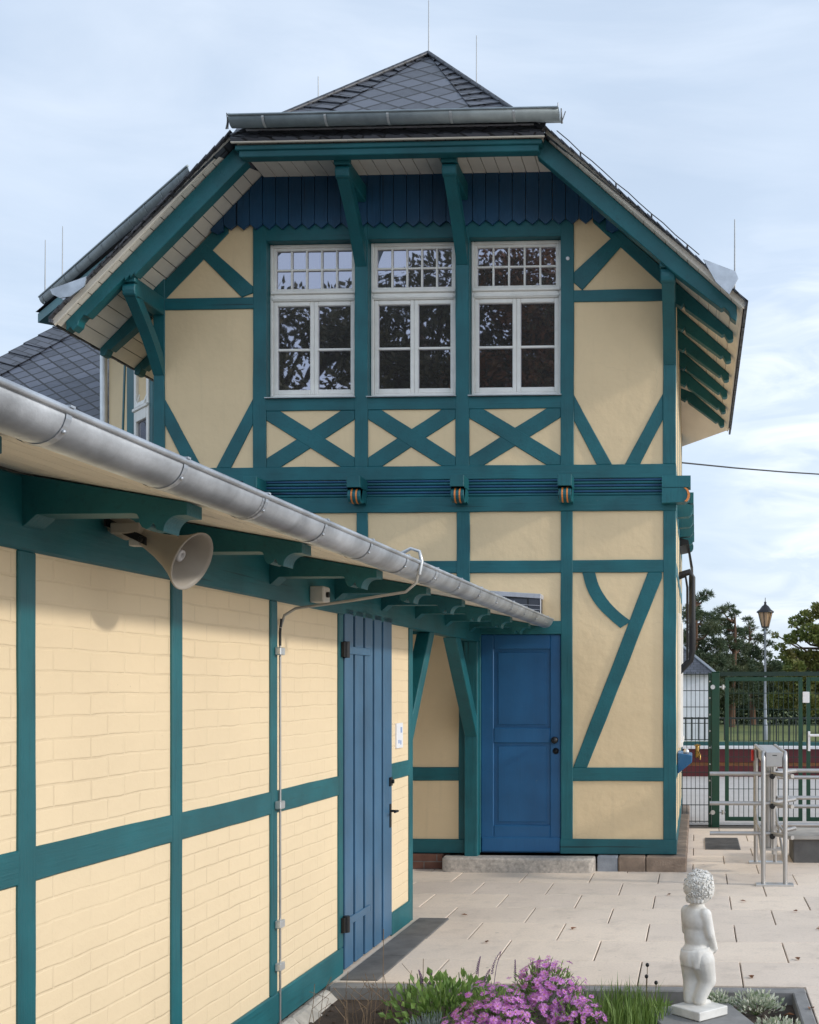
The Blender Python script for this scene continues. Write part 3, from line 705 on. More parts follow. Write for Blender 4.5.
# fittings on the right-hand side wall
m = MB(); m.tube([(XR-.01,13.6,3.02),(-.085,13.6,3.06),(-.055,13.6,3.0),(-.055,13.6,2.16),(-.075,13.6,2.06),(XR,13.6,1.93)], .038, 10); m.tube([(XR-.01,13.75,3.0),(-.13,13.75,3.02),(-.11,13.75,2.9),(-.11,13.75,2.05)], .015, 8); hp(m, 'downpipe', 'dark')
m = MB(); m.xz([(XR,3.50),(-.10,3.47),(-.045,3.15),(-.07,3.15),(-.11,3.42),(XR,3.40)], 14.0, 14.9); hp(m, 'side_canopy', 'dark')
m = MB(); m.xz([(XR+.006,1.085),(-.05,1.06),(-.05,.99),(XR+.006,.87)], 12.2, 12.75); sh = hp(m, 'counter_shelf', 'blue', .006)
m = MB(); m.lathe([(0,0),(.03,0),(.03,.03),(.015,.055),(0,.055)], (-.11,12.3,1.07), (0,0,1), 10); hp(m, 'tap_knob', 'zincl', parent=sh)
for y in (12.95, 14.2):
    m = MB(); m.box(XR-.02, XR+.03, y, y+.09, 1.1, 2.55); m.box(XR-.02, XR+.03, y+.72, y+.81, 1.1, 2.55); m.box(XR-.02,XR+.028,y+.09,y+.72,2.46,2.55); m.box(XR-.02,XR+.045,y+.09,y+.72,1.1,1.16); o = hp(m, 'window', 'frame', .004)
    g = MB(); g.poly([(XR+.004,y+.09,1.16),(XR+.004,y+.72,1.16),(XR+.004,y+.72,2.46),(XR+.004,y+.09,2.46)], [(0,1,2,3)]); hp(g, 'pane', 'glass', parent=o)
k = MB(); k.lathe([(0,0),(.018,0),(.018,.006),(0,.008)], (-1.24,T0-.001,5.87), (0,-1,0), 10); hp(k, 'screw_cap', 'sign')
# granite doorstep
m = MB(); pts = []
for i in range(7): t = PI/2+PI/2*i/6; pts.append((-2.34+.085*math.cos(t), FY-.25+.10-.085*1+ .0*i - .0+ .085*(1-math.sin(t))*0, 0))
out = [(-.965,FY-.02),(-2.43,FY-.02)] + [(-2.33-.10*math.cos(t_), FY-.13-.10*math.sin(t_)) for t_ in [PI/2*i/6 for i in range(7)]] + [(-1.04,FY-.23)] + [(-1.04+.075*math.sin(t_), FY-.155-.075*math.cos(t_)) for t_ in [PI/2*i/5 for i in range(1,6)]]
m.extr([(a-0,b_,-.05) for a,b_ in out], (0,0,.185))
solo(m, 'doorstep', 'granite', 'rough granite doorstep with a rounded end below the blue panelled door', 'doorstep', (-1.7,FY-.1,0), bev=.016)

# ------------------------------------------------------------------ diagonal rear wing and the slate roof at far left
wd = Vector((.69,-.72,0)).normalized(); wn = Vector((-.72,-.69,0)).normalized()      # along the eaves / outward
W0 = Vector((-8.30,16.38,0)) - wd*.24
wing = Thing('rear_wing', 'diagonal rear wing with a cream wall, tilted window and zinc gutter, left of the gable', 'building wing', tuple(W0+wd*.55))
def wpt(t, out, z): q = W0 + wd*t + wn*out; return (q.x, q.y, z)
def wbox(mb, t0, t1, o0, o1, z0, z1): mb.extr([wpt(t0,o0,z0),wpt(t1,o0,z0),wpt(t1,o1,z0),wpt(t0,o1,z0)], (0,0,z1-z0))
m = MB(); wbox(m,.55,4.2,-3.5,0,0,6.62); wing.part(m,'wall','plaster')
m = MB(); wbox(m,1.34,1.66,-.05,.02,0,6.55); wing.part(m,'post','teal',.005)
m = MB(); wbox(m,2.2,2.32,-.05,.02,0,6.55); wing.part(m,'post','teal',.005)
m = MB(); m.extr([wpt(1.02,.012,4.2),wpt(1.08,.012,4.2),wpt(1.28,.012,6.4),wpt(1.22,.012,6.4)], tuple(-wn*.05)); wing.part(m,'brace','teala')
m = MB(); wbox(m,1.66,1.74,-.05,.035,4.3,6.3); wbox(m,2.12,2.2,-.05,.035,4.3,6.3); wbox(m,1.74,2.12,-.05,.04,5.2,5.34); wbox(m,1.74,2.12,-.05,.034,4.3,4.4); wbox(m,1.74,2.12,-.05,.034,6.22,6.3); wbox(m,1.66,2.2,-.04,.06,5.34,5.38)
wo = wing.part(m,'window','frame',.005)
g = MB(); g.poly([wpt(1.74,.004,4.4),wpt(2.12,.004,4.4),wpt(2.12,.004,5.2),wpt(1.74,.004,5.2)], [(0,1,2,3)]); g.poly([wpt(1.74,-.04,5.38),wpt(2.12,-.04,5.38),wpt(2.12,-.04,6.22),wpt(1.74,-.04,6.22)], [(0,1,2,3)]); wing.part(g,'pane','glass',0,wo)
m = MB()
for a, b_ in ((1.75,1.79),(2.07,2.11)): m.extr([wpt(a,.03,5.38),wpt(b_,.03,5.38),wpt(b_,-.22,6.15),wpt(a,-.22,6.15)], tuple(wn*.03))
m.extr([wpt(1.79,.03,5.38),wpt(2.07,.03,5.38),wpt(2.07,.01,5.44),wpt(1.79,.01,5.44)], tuple(wn*.03)); m.extr([wpt(1.79,-.2,6.09),wpt(2.07,-.2,6.09),wpt(2.07,-.22,6.15),wpt(1.79,-.22,6.15)], tuple(wn*.03)); wing.part(m,'tilted_sash','frame',0,wo)
m = MB(); m.tube([wpt(.50,.05,0),wpt(.50,.05,6.4)], .055, 12); wing.part(m,'downpipe','zincl')
EZ = 7.05
m = MB(); m.poly([wpt(.22,.85,EZ-.22),wpt(5.6,.85,EZ-.22),wpt(5.6,.60,EZ-.02),wpt(.22,.60,EZ-.02)], [(0,1,2,3)]); m.poly([wpt(.22,.60,EZ-.02),wpt(5.6,.60,EZ-.02),wpt(4.3,-2.5,EZ+.55),wpt(1.0,-2.5,EZ+.55)], [(0,1,2,3)]); m.poly([wpt(.22,.85,EZ-.22),wpt(.22,.60,EZ-.02),wpt(1.0,-2.5,EZ+.55),wpt(-.02,-2.5,EZ-.22)], [(0,1,2,3)]); wr = wing.part(m,'roof','slatec')
m = MB(); wbox(m,.22,4.3,-.1,.82,EZ-.36,EZ-.24); wing.part(m,'soffit','teala')
m = MB(); m.halfpipe(wpt(.19,.70,EZ),wpt(5.6,.70,EZ),.1); m.extr([tuple(Vector(wpt(.19,.70,EZ))+wn*.1*math.cos(PI+PI*k/10)+Vector((0,0,.1*math.sin(PI+PI*k/10)))) for k in range(11)], tuple(wd*.006)); m.tube([wpt(.19,.8,EZ),wpt(5.6,.8,EZ)], .013, 6); wg = wing.part(m,'gutter','zincd')
for k in range(11):
    t = .3+.5*k; s_ = MB()
    for j in range(9):
        a0 = PI*j/9; a1 = PI*(j+1)/9
        c0, c1 = Vector(wpt(t,.70+.104*math.cos(a0),EZ-.104*math.sin(a0))), Vector(wpt(t,.70+.104*math.cos(a1),EZ-.104*math.sin(a1)))
        s_.poly([c0, c0+wd*.03, c1+wd*.03, c1], [(0,1,2,3)])
    wing.part(s_,'gutter_strap','zincd',0,wg)
for t, o_, h in ((.29,.75,.75),(.54,.6,.9)):
    m = MB(); m.tube([wpt(t,o_,EZ-.1),wpt(t+.02,o_,EZ+h)], [.009,.005], 6); wing.part(m,'lightning_rod','rod')
# low slate-roofed range
rg = Thing('slate_roofed_range', 'low building far left under a dark diamond-slate hipped roof, behind the rain gutter', 'building', (-11,15,0))
def rp(x, z): return (x, 11+z, z)     # 45 degree slope facing the camera
m = MB(); m.poly([rp(-12.6,4.0),rp(-6.4,4.0),rp(-8.4,8.9),rp(-9.2,8.55),rp(-10.0,7.52),rp(-11.75,5.4)], [(0,1,2,3,4,5)]); rf = rg.part(m,'roof','slateg')
m = MB(); 
for i in range(26):
    t0, t1 = i/26, (i+1.15)/26
    a = lerp((-12.6,4.0,0),(-9.2,8.66,0),t0); b_ = lerp((-12.6,4.0,0),(-9.2,8.66,0),t1)
    P4 = [rp(a[0],a[1]), rp(a[0]+.42,a[1]-.12), rp(b_[0]+.42,b_[1]-.12), rp(b_[0],b_[1])]
    dn = Vector((0,-.7,.7))
    m.poly([Vector(P4[0])+dn*.03, Vector(P4[1])+dn*.03, Vector(P4[2])+dn*.01, Vector(P4[3])+dn*.012], [(0,1,2,3)]); m.poly([Vector(P4[0])+dn*.03, Vector(P4[1])+dn*.03, Vector(P4[1]), Vector(P4[0])], [(3,2,1,0)])
rg.part(m,'hip_border','slateb',0,rf)
m = MB(); m.poly([rp(-12.6,4.0),rp(-9.2,8.62),(-10.5,22,8.55),(-13.5,22,4.0)], [(0,1,2,3)]); rg.part(m,'roof','slatec')
m = MB(); m.box(-12.3,-8.8,15.3,21,0,4.0); rg.part(m,'wall','plaster')
# ------------------------------------------------------------------ outbuilding on the left (own frame, slightly turned)
AU = -2.27
an = Thing('timber_framed_outbuilding', 'low cream brick outbuilding with teal frame, carved eaves beams and grey zinc gutter in front', 'outbuilding', (AU, 6.0, 0), frame=-DEL)
ap = lambda mb, name, mat, bev=0, parent=None, label=None: an.part(mb, name, mat, bev, parent, label)
V0, V1 = 1.2, 8.885
m = MB(); m.box(AU-3.2, AU, V0, 7.12, .0, 2.43); m.box(AU-3.2, AU, 8.30, V1-.004, 0, 2.42); m.box(AU-3.2, AU-.07, 7.11, 8.31, 0, 2.42); m.box(AU-.10, AU-.002, 7.121, 8.298, 2.24, 2.42); ap(m, 'wall', 'brick')
def apost(v0, v1, z0=.16, z1=2.19, d=.012): m=MB(); m.extr([(AU+d,a_,b_) for a_,b_ in wobble([(v0,z0),(v1,z0),(v1,z1),(v0,z1)],.003)], (-.08-d,0,0)); ap(m,'post','teal',.005)
for v0, v1 in ((1.55,1.66),(2.66,2.77),(3.778,3.876),(4.886,4.982),(6.006,6.094),(7.118,7.20)): apost(v0, v1)
apost(8.80, 8.893, 0.0)
m=MB(); m.box(AU-.012,AU+.010,8.892,8.90,0,2.19); m.box(AU-3.2,AU-.02,8.882,8.897,.0,.16); ap(m,'post','teal')
cuts = [(V0,1.55),(1.66,2.66),(2.77,3.778),(3.876,4.886),(4.982,6.006),(6.094,7.118),(8.30,8.80)]
for v0, v1 in cuts:
    m=MB(); m.extr([(AU+.010,a_,b_) for a_,b_ in wobble([(v0-.005,1.093),(v1+.005,1.093),(v1+.005,1.208),(v0-.005,1.208)],.003)], (-.09,0,0)); ap(m,'rail','tealv',.005)
for v0, v1 in ((V0,7.19),(8.30,8.80)):
    m=MB(); m.box(AU-.08, AU+.016, v0, v1, .0, .16); ap(m,'sill_beam','tealv',.006)
# wall plate carried on to the house, with the passage post and two braces
m=MB(); m.box(AU-.09, AU+.016, V0, 11.46, 2.19, 2.435); ap(m,'wall_plate','tealv',.008)
m=MB(); m.box(AU-.115, AU+.012, 11.36, 11.475, .13, 2.19); ap(m,'passage_post','teal',.006)
m=MB(); m.extr([(AU-.10,8.90,1.33),(AU-.10,8.90,1.53),(AU-.10,9.46,2.189),(AU-.10,9.62,2.189)], (.108,0,0)); ap(m,'brace','teala',.005)
m=MB(); m.extr([(AU-.11,11.36,1.28),(AU-.11,11.36,1.47),(AU-.11,10.62,2.189),(AU-.11,10.42,2.189)], (.118,0,0)); ap(m,'brace','teala',.005)
# carved beams carrying the eaves
prof = [(-.12,2.46),(-.12,2.268),(.02,2.268),(.03,2.275),(.065,2.305),(.39,2.305),(.401,2.302),(.407,2.290),(.41,2.272),(.418,2.26),(.432,2.253),(.446,2.26),(.452,2.272),(.459,2.271),(.466,2.251),(.488,2.244)]
for k in range(8): t = PI - PI/2*k/7; prof.append((.54+.05*math.cos(t), 2.246+.052*math.sin(t)))
prof += [(.568,2.298),(.568,2.340)]
for v in (1.55, 2.66, 3.785, 4.87, 5.97, 7.02, 8.02, 8.95, 9.95, 10.95):
    m = MB(); m.extr([(AU+.018*0+s_, v, z) for s_, z in prof], (0,.115,0)); ap(m, 'eaves_beam', 'teala', .004)
# soffit boards running along the eaves
m = MB(); n = 6
zs = lambda s_: 2.446 - .182*s_
for i in range(n):
    a, b_ = .0+.105*i, .0+.105*(i+1)-.005
    m.extr([(AU+a,V0,zs(a)),(AU+b_,V0,zs(b_)),(AU+b_,V0,zs(b_)+.018),(AU+a,V0,zs(a)+.018)], (0,11.44-V0,0))
ap(m, 'soffit', 'soffit')
m = MB(); m.extr([(AU+.62,V0,2.356),(AU-3.6,V0,3.13),(AU-3.6,V0,3.17),(AU+.62,V0,2.39)], (0,11.47-V0,0)); ap(m,'roof','slatec')
# zinc gutter
GU, GZ, GR = -1.602, 2.392, .076
m = MB(); m.halfpipe((GU,V0,GZ),(GU,11.32,GZ),GR,.004,16); m.tube([(GU+GR,V0,GZ+.002),(GU+GR,11.32,GZ+.002)], .0105, 10)
m.extr([(GU+GR*math.cos(PI+PI*k/12),11.315,GZ+GR*math.sin(PI+PI*k/12)) for k in range(13)], (0,.006,0))
g = ap(m, 'gutter', 'zinc')
for k in range(16):
    v = 2.11+.63*k - .0; s_ = MB()
    if v > 11.28: break
    R_ = GR+.0035
    for j in range(14):
        a0 = PI*.95+PI*1.05*j/14; a1 = PI*.95+PI*1.05*(j+1)/14
        s_.poly([(GU+R_*math.cos(a0),v,GZ+R_*math.sin(a0)),(GU+R_*math.cos(a0),v+.026,GZ+R_*math.sin(a0)),(GU+R_*math.cos(a1),v+.026,GZ+R_*math.sin(a1)),(GU+R_*math.cos(a1),v,GZ+R_*math.sin(a1))], [(0,1,2,3)])
    s_.box(GU+GR-.004, GU+GR+.0125, v+.003, v+.023, GZ+.008, GZ+.0135); s_.box(GU-GR, GU+GR, v+.004, v+.022, GZ+.008, GZ+.012)
    s_.lathe([(0,0),(.006,0),(.006,.004),(0,.005)], (GU+R_*.8,v+.013,GZ-R_*.6), (.8,0,-.6), 8)
    ap(s_, 'gutter_strap', 'zinc', 0, g)
for v in (3.98, 6.6, 9.3):
    s_ = MB()
    for j in range(14):
        a0 = PI+PI*j/14; a1 = PI+PI*(j+1)/14; R_ = GR+.0015
        s_.poly([(GU+R_*math.cos(a0),v,GZ+R_*math.sin(a0)),(GU+R_*math.cos(a0),v+.05,GZ+R_*math.sin(a0)),(GU+R_*math.cos(a1),v+.05,GZ+R_*math.sin(a1)),(GU+R_*math.cos(a1),v,GZ+R_*math.sin(a1))], [(0,1,2,3)])
    ap(s_, 'gutter_joint', 'zinc', 0, g)
# slate and lead upstand where the roof meets the house
m = MB(); m.extr([(-2.3,11.28,2.41),(-1.645,11.28,2.41),(-1.645,11.28,2.60),(-2.3,11.28,2.65)], (0,.17,0)); fl = ap(m,'slate_upstand','slatec')
m = MB(); m.extr([(-2.3,11.27,2.635),(-1.635,11.27,2.59),(-1.635,11.27,2.635),(-2.3,11.27,2.68)], (0,.19,0)); m.box(-1.644,-1.636,11.274,11.3,2.41,2.59)
for k in range(3): m.extr([(-2.3,11.272,2.46+.045*k+.012),(-1.645,11.272,2.44+.04*k),(-1.645,11.272,2.446+.04*k),(-2.3,11.272,2.466+.045*k+.012)], (0,.01,0))
ap(m,'lead_flashing','lead',.003,fl)
# grey-blue boarded door
m = MB(); m.box(AU-.06, AU-.02, 7.205, 8.296, .012, 2.236)
dr = ap(m, 'door', 'bluem', .003)  # backing darker than the planks, so gap shade is put into the paint
m = MB()
ws = [7.222, 7.435, 7.65, 7.865, 8.08]
for i, v in enumerate(ws): m.box(AU-.02, AU+.016, v, v+.168 if i < 4 else 8.29, .015, 2.232)
ap(m, 'door_plank', 'bluegrey', .004, dr)
for z in (.30, 1.975):
    m = MB(); m.box(AU+.016, AU+.024, 7.23, 7.74, z-.024, z+.024); m.extr([(AU+.016,7.74,z-.024),(AU+.016,7.80,z),(AU+.016,7.74,z+.024)], (.008,0,0)); h = ap(m,'hinge','bluegrey',.003,dr)
    m = MB(); m.cyl((AU+.03,7.20,z-.05),(AU+.03,7.20,z+.05),.022,10); m.box(AU+.012,AU+.034,7.15,7.20,z-.045,z+.045); ap(m,'hinge_pin','dark',0,dr)
m = MB(); m.box(AU+.016,AU+.022,8.225,8.262,.77,.935); m.cyl((AU+.022,8.243,.885),(AU+.07,8.243,.885),.009,8); m.tube([(AU+.07,8.243,.885),(AU+.072,8.16,.887)], .009, 8); ap(m,'door_handle','dark',.002,dr)
m = MB(); m.box(AU+.016,AU+.03,8.215,8.265,1.06,1.12); m.cyl((AU+.03,8.24,1.09),(AU+.045,8.24,1.09),.014,10); ap(m,'lock','dark',.002,dr)
# stone footing in front of the sill
m = MB(); v = 3.6; rn2 = random.Random(5)
while v < 7.0:
    l = rn2.uniform(.22,.36); m.extr([(AU-.02,v,-.02),(AU+.03,v,-.012),(AU+.13+rn2.uniform(-.02,.02),v,-.10),(AU-.02,v,-.2)], (0,l-.01,0)); v += l
ap(m,'footing_stone','palest',.012)

# ------------------------------------------------------------------ things fixed to the outbuilding
fr_ = -DEL
hn = Thing('horn_loudspeaker', 'grey horn loudspeaker hung under the eaves beam above the painted brick wall', 'loudspeaker', (-2.02,4.1,2.28), frame=fr_)
a = Vector((-2.03,4.03,2.265)); dv = Vector((.085,.72,-.165)).normalized()
c0 = Vector((-2.143,4.33,2.312)); dv = Vector((.245,-.035,-.115)).normalized()
m = MB(); m.lathe([(q_*.86,h_*.85) for q_,h_ in [(.030,-.02),(.034,.03),(.042,.08),(.056,.14),(.076,.20),(.100,.25),(.122,.285),(.130,.295),(.133,.303),(.128,.306),(.118,.290),(.096,.255),(.07,.20),(.05,.14),(.0,.135)]], c0, dv, 36); hn.part(m,'horn','horn')
m = MB(); m.lathe([(.0,.19),(.016,.19),(.022,.197),(.023,.208),(.012,.211),(.010,.202),(0,.202)], c0, dv, 20); m.lathe([(.012,.11),(.018,.19)], c0, dv, 16); hn.part(m,'throat_cap','hornin')
m = MB(); m.lathe([(0,-.10),(.036,-.10),(.04,-.09),(.04,-.03),(.032,-.015),(0,-.01)], c0, dv, 20); hn.part(m,'driver','horn')
sd = dv.cross(Vector((0,0,1))).normalized()
m = MB()
for sg in (-1,1):
    q = c0+sd*.05*sg; m.extr([q+Vector((0,0,.016))-dv*.10, q+Vector((0,0,.016))+dv*.09, q-Vector((0,0,.016))+dv*.09, q-Vector((0,0,.016))-dv*.10], sd*.006*sg)
    m.lathe([(0,0),(.011,0),(.011,.008),(0,.009)], q+dv*.07+sd*.006*sg, sd*sg, 8)
q = c0-dv*.09; m.extr([q-sd*.064+Vector((0,0,.018)), q+sd*.064+Vector((0,0,.018)), q+sd*.064-Vector((0,0,.018)), q-sd*.064-Vector((0,0,.018))], -dv*.006); hn.part(m,'yoke','dark',.002)
m = MB(); m.box(-2.21,-2.10,4.27,4.36,2.305,2.345); hn.part(m,'mounting_block','horn',.004)
m = MB(); m.tube([(-2.14,4.31,2.33),(-2.13,4.32,2.30)], .012, 8); m.box(-2.15,-2.11,4.29,4.33,2.262,2.288); hn.part(m,'clamp','hose',.003)

m = MB(); m.box(-2.255,-2.175,6.575,6.69,2.22,2.31); jb = Thing('junction_box','small grey junction box on the teal wall plate under the eaves','junction box',(-2.22,6.57,2.2),frame=fr_); jb.part(m,'housing','plastic',.006)
m = MB(); m.cyl((-2.175,6.63,2.265),(-2.16,6.63,2.265),.016,8); jb.part(m,'cable_gland','dark')
cb = Thing('conduit_cable','grey cable running from the gutter to the wall and down beside a teal post','cable',(AU+.03,6.14,.1),frame=fr_)
m = MB(); m.tube([(GU+.075,6.15,2.45),(-1.519,6.15,2.395),(-1.545,6.15,2.286),(-1.602,6.16,2.24),(-1.908,6.18,2.196),(-2.20,6.2,2.16),(-2.245,6.155,2.12),(-2.252,6.115,2.05)], .0075, 8)
cb.part(m,'free_cable','cable')
m = MB(); m.tube([(-2.25,6.125,2.10),(-2.252,6.113,2.03),(-2.25,6.108,1.96)], .007, 8); cb.part(m,'wall_cable','cabled')
m = MB(); m.tube([(-2.250,6.108,1.96),(-2.250,6.108,.0),(-2.250,6.108,-.12)], .0062, 8); cb.part(m,'conduit','steelm')
for z in (1.93,1.135,.52,.30):
    m = MB(); m.box(-2.258,-2.225,6.05,6.115,z-.02,z+.02); cb.part(m,'clip','zincl',.004)
m = MB(); m.tube([(GU+.075,6.15,2.33),(GU+.088,6.15,2.40),(GU+.075,6.15,2.45),(GU+.03,6.15,2.465),(GU-.02,6.15,2.44)], .009, 8); cb.part(m,'cable_hook','zincl')
sg_ = Thing('wall_sign','small upright white sign beside the grey-blue plank door','sign',(AU+.01,8.5,1.35),frame=fr_)
m = MB(); m.box(AU-.002,AU+.014,8.43,8.60,1.31,1.49); sg_.part(m,'sign_plate','sign',.002)
m = MB(); m.box(AU+.0145,AU+.0155,8.53,8.57,1.42,1.46); m.box(AU+.0145,AU+.0155,8.47,8.50,1.345,1.37); m.box(AU+.0145,AU+.0155,8.52,8.55,1.335,1.365); sg_.part(m,'print','signink')
# ------------------------------------------------------------------ ground
def sheet(name, x0, x1, y0, y1, z, mat, kind='structure'):
    m = MB(); m.poly([(x0,y0,z),(x1,y0,z),(x1,y1,z),(x0,y1,z)], [(0,1,2,3)]); o = m.build(name, mat); o['kind'] = kind; return o
sheet('ground', -900, 900, -700, 2500, -.16, 'earth')
m = MB(); m.poly([(-5.4,6.97,-.02),(9,6.97,-.02),(9,15.45,-.02),(-5.4,15.45,-.02)], [(0,1,2,3)]); m.poly([(.60,-6,-.02),(9,-6,-.02),(9,6.97,-.02),(.60,6.97,-.02)], [(0,1,2,3)]); o = m.build('paving_base', 'joint'); o['kind'] = 'structure'
sheet('far_pavement', -40, 60, 15.45, 37, -.012, 'pave2')
sheet('lawn', -60, 80, 37, 120, -.004, 'lawn')
sheet('flower_bed_soil', -2.5, .56, -2, 6.92, -.07, 'soil')
rnp = random.Random(11); m = MB()
def slab(x0, x1, y0, y1):
    g = .004; h = rnp.uniform(-.0016,.0016); b_ = .004
    t = [h+rnp.uniform(-.001,.001) for _ in range(4)]
    x0 += g; x1 -= g; y0 += g*.6; y1 -= g*.6
    top = [(x0+b_,y0+b_,t[0]),(x1-b_,y0+b_,t[1]),(x1-b_,y1-b_,t[2]),(x0+b_,y1-b_,t[3])]
    mid = [(x0,y0,t[0]-.004),(x1,y0,t[1]-.004),(x1,y1,t[2]-.004),(x0,y1,t[3]-.004)]
    low = [(x0,y0,-.03),(x1,y0,-.03),(x1,y1,-.03),(x0,y1,-.03)]
    F = [(0,1,2,3)]
    for a in (0,4):
        for i in range(4): F.append((a+4+i, a+4+(i+1)%4, a+(i+1)%4, a+i))
    m.poly(top+mid+low, F)
for k in range(-20, 8):
    y0 = 11.3+.61*(k-1); y1 = y0+.61
    if y1 > 15.4 or y0 < -4: continue
    off = -.35 if k % 2 == 0 else -.04
    xmin = (-5.2 if y0 > 8.9 else -2.32) if y0 > 6.95 else .625
    xs = [off+.62*j for j in range(-9, 14)]
    for xa in xs:
        xb = xa+.62
        if xb <= xmin+.03 or (y0 > 11.45 and xb < -.3): continue
        slab(max(xa, xmin), xb, max(y0, 6.99) if y0 < 6.98 and xmin < 0 else y0, y1)
o = m.build('paving', 'slab'); o['kind'] = 'structure'
m = MB(); m.box(-2.14,.625,6.885,6.975,-.16,.006); m.box(.545,.622,-2,6.883,-.16,.004)
solo(m, 'bed_edging', 'kerb', 'grey stone edging strip round the flower bed', 'edging', (-.7,6.93,0), bev=.008)
dg = Thing('threshold_strip','dark grey stone strip in the paving in front of the plank door','threshold strip',(-2.03,7.9,0),frame=fr_)
for v0, v1 in ((7.02,7.66),(7.665,8.30),(8.305,8.94)):
    m = MB(); m.box(-2.222,-1.995,v0,v1,-.03,.009); dg.part(m,'strip_stone','conc',.004)
m = MB(); m.box(.09,.47,12.98,13.95,-.01,.010)
for k in range(24): m.box(.10,.46,13.0+.04*k,13.012+.04*k,.010,.013)
solo(m, 'floor_grate', 'conc', 'dark grey floor grate let into the paving beyond the house corner', 'grate', (.28,13.4,0))
sb = Thing('stone_block','dark grey concrete block with a pale slab on top behind the steel rails','block',(1.4,12.3,0))
m = MB(); m.box(.96,2.1,12.05,12.6,-.02,.235); sb.part(m,'block','conc',.01)
m = MB(); m.box(.90,2.14,12.0,12.64,.235,.285); sb.part(m,'capping_slab','concl',.008)
# fallen leaves
for i,(x,y,lab) in enumerate(((.33,7.2,None),(.65,7.7,None),(-.05,9.0,None),(.4,9.8,None),(.75,9.4,None),(-.9,8.6,None),(-1.45,8.15,None),(-.25,10.1,None),(.9,8.7,None),(-1.75,9.1,None),(.62,6.55,None),(.95,7.4,None))):
    m = MB(); a = rnp.uniform(0,6); d = Vector((math.cos(a),math.sin(a),.12)); m.leaf((x,y,.006), d, (0,0,1), .055, .03, .008); m.leaf((x,y,.006), Vector((math.cos(a+.6),math.sin(a+.6),.2)), (0,0,1), .04, .02, .008)
    solo(m, 'fallen_leaf', 'leafb', 'small dry brown fallen leaf lying on the pale paving', 'leaf', (x,y,0), 'fallen leaves on the paving')

# ------------------------------------------------------------------ gate, fence, railing, shed, lamp
gt = Thing('mesh_gate','dark green double-leaf mesh gate with a thick post beyond the turnstile','gate',(.9,15.3,0))
def frame_leaf(x0,x1,zb,zt,y):
    fw = .05
    for a,b_,c,d in ((x0,x0+fw,zb,zt),(x1-fw,x1,zb,zt),(x0+fw,x1-fw,zt-fw,zt),(x0+fw,x1-fw,zb,zb+fw)):
        m = MB(); m.box(a,b_,y-.02,y+.02,c,d); gt.part(m,'leaf_frame','green',.003)
    m = MB(); n = int((x1-x0-.1)/.062)
    for i in range(1,n): m.box(x0+fw+(x1-x0-2*fw)*i/n-.0045, x0+fw+(x1-x0-2*fw)*i/n+.0045, y-.003, y+.003, zb+fw, zt-fw)
    for i in range(1,9): zz = zb+(zt-zb)*i/9; m.box(x0+fw,x1-fw,y-.008,y-.002,zz-.004,zz+.004)
    gt.part(m,'wire_mesh','grnwire')
m = MB(); m.box(.185,.285,15.25,15.35,-.05,1.945); m.box(.178,.292,15.243,15.357,1.945,1.955); gt.part(m,'gate_post','green',.006)
m = MB(); m.box(.145,.183,15.28,15.34,-.05,1.94); gt.part(m,'gate_post','green',.003)
frame_leaf(.355,1.335,.06,1.885,15.3); frame_leaf(1.385,2.6,.06,1.885,15.3)
m = MB(); m.box(2.66,2.76,15.25,15.35,-.05,1.945); gt.part(m,'gate_post','green',.006)
m = MB(); m.box(.29,2.65,15.296,15.304,1.90,1.955); 
gt.part(m,'top_strip','grnwire')
for z in (1.76,.17):
    m = MB(); m.cyl((.285,15.27,z),(.36,15.27,z),.012,8); m.cyl((.33,15.27,z-.03),(.33,15.27,z+.03),.02,10); m.cyl((.20,15.245,z),(.20,15.235,z),.03,10); gt.part(m,'hinge','steel')
m = MB(); m.box(1.335,1.42,15.255,15.345,1.56,1.70); gt.part(m,'lock_cover','sign',.005)
m = MB(); m.box(1.40,1.43,15.24,15.28,.95,1.20); m.tube([(1.415,15.22,1.15),(1.56,15.22,1.15),(1.57,15.22,1.10)], .018, 8); gt.part(m,'gate_handle','sign',.003)
for k in range(9):
    m = MB(); m.lathe([(0,0),(.012,0),(.012,.006),(0,.008)], (.165,15.28,.15+.21*k), (0,-1,0), 8); gt.part(m,'bolt','zincl')
fp = Thing('mesh_fence','dark wire mesh fence panel between the house corner and the green gate post','fence',(-.3,15.4,0))
m = MB()
for i in range(20): m.box(-.9+.055*i-.0035,-.9+.055*i+.0035,15.317,15.323,.03,1.95)
for i in range(10): zz=.05+.208*i; m.box(-.92,.15,15.308,15.316,zz-.005,zz+.005); m.box(-.92,.15,15.324,15.332,zz-.004,zz+.004)
fp.part(m,'wire_mesh','wire'); m = MB(); m.box(-.98,-.92,15.29,15.35,-.05,1.97); fp.part(m,'fence_post','green')
rw = Thing('low_wall_with_railing','low maroon wall with white coping and dark bar railing behind the gate','wall',(1,24.2,0))
m = MB(); m.box(-4,9,24.0,24.3,-.05,.20); m.box(-4,9,24.0,24.3,.27,.54); rw.part(m,'wall','maroon',.004)
m = MB(); m.box(-4,9,24.02,24.3,.20,.27); rw.part(m,'pale_course','leafb')
m = MB(); m.box(-4,9,23.95,24.35,.54,.60); rw.part(m,'coping','white',.006)
m = MB(); m.box(-4,9,24.1,24.2,.60,.675); rw.part(m,'base_rail','turq')
m = MB()
for i in range(100): m.box(-4+.13*i-.012,-4+.13*i+.012,24.135,24.165,.70,1.17)
m.box(-4,9,24.12,24.18,1.13,1.165); rw.part(m,'railing','wire')
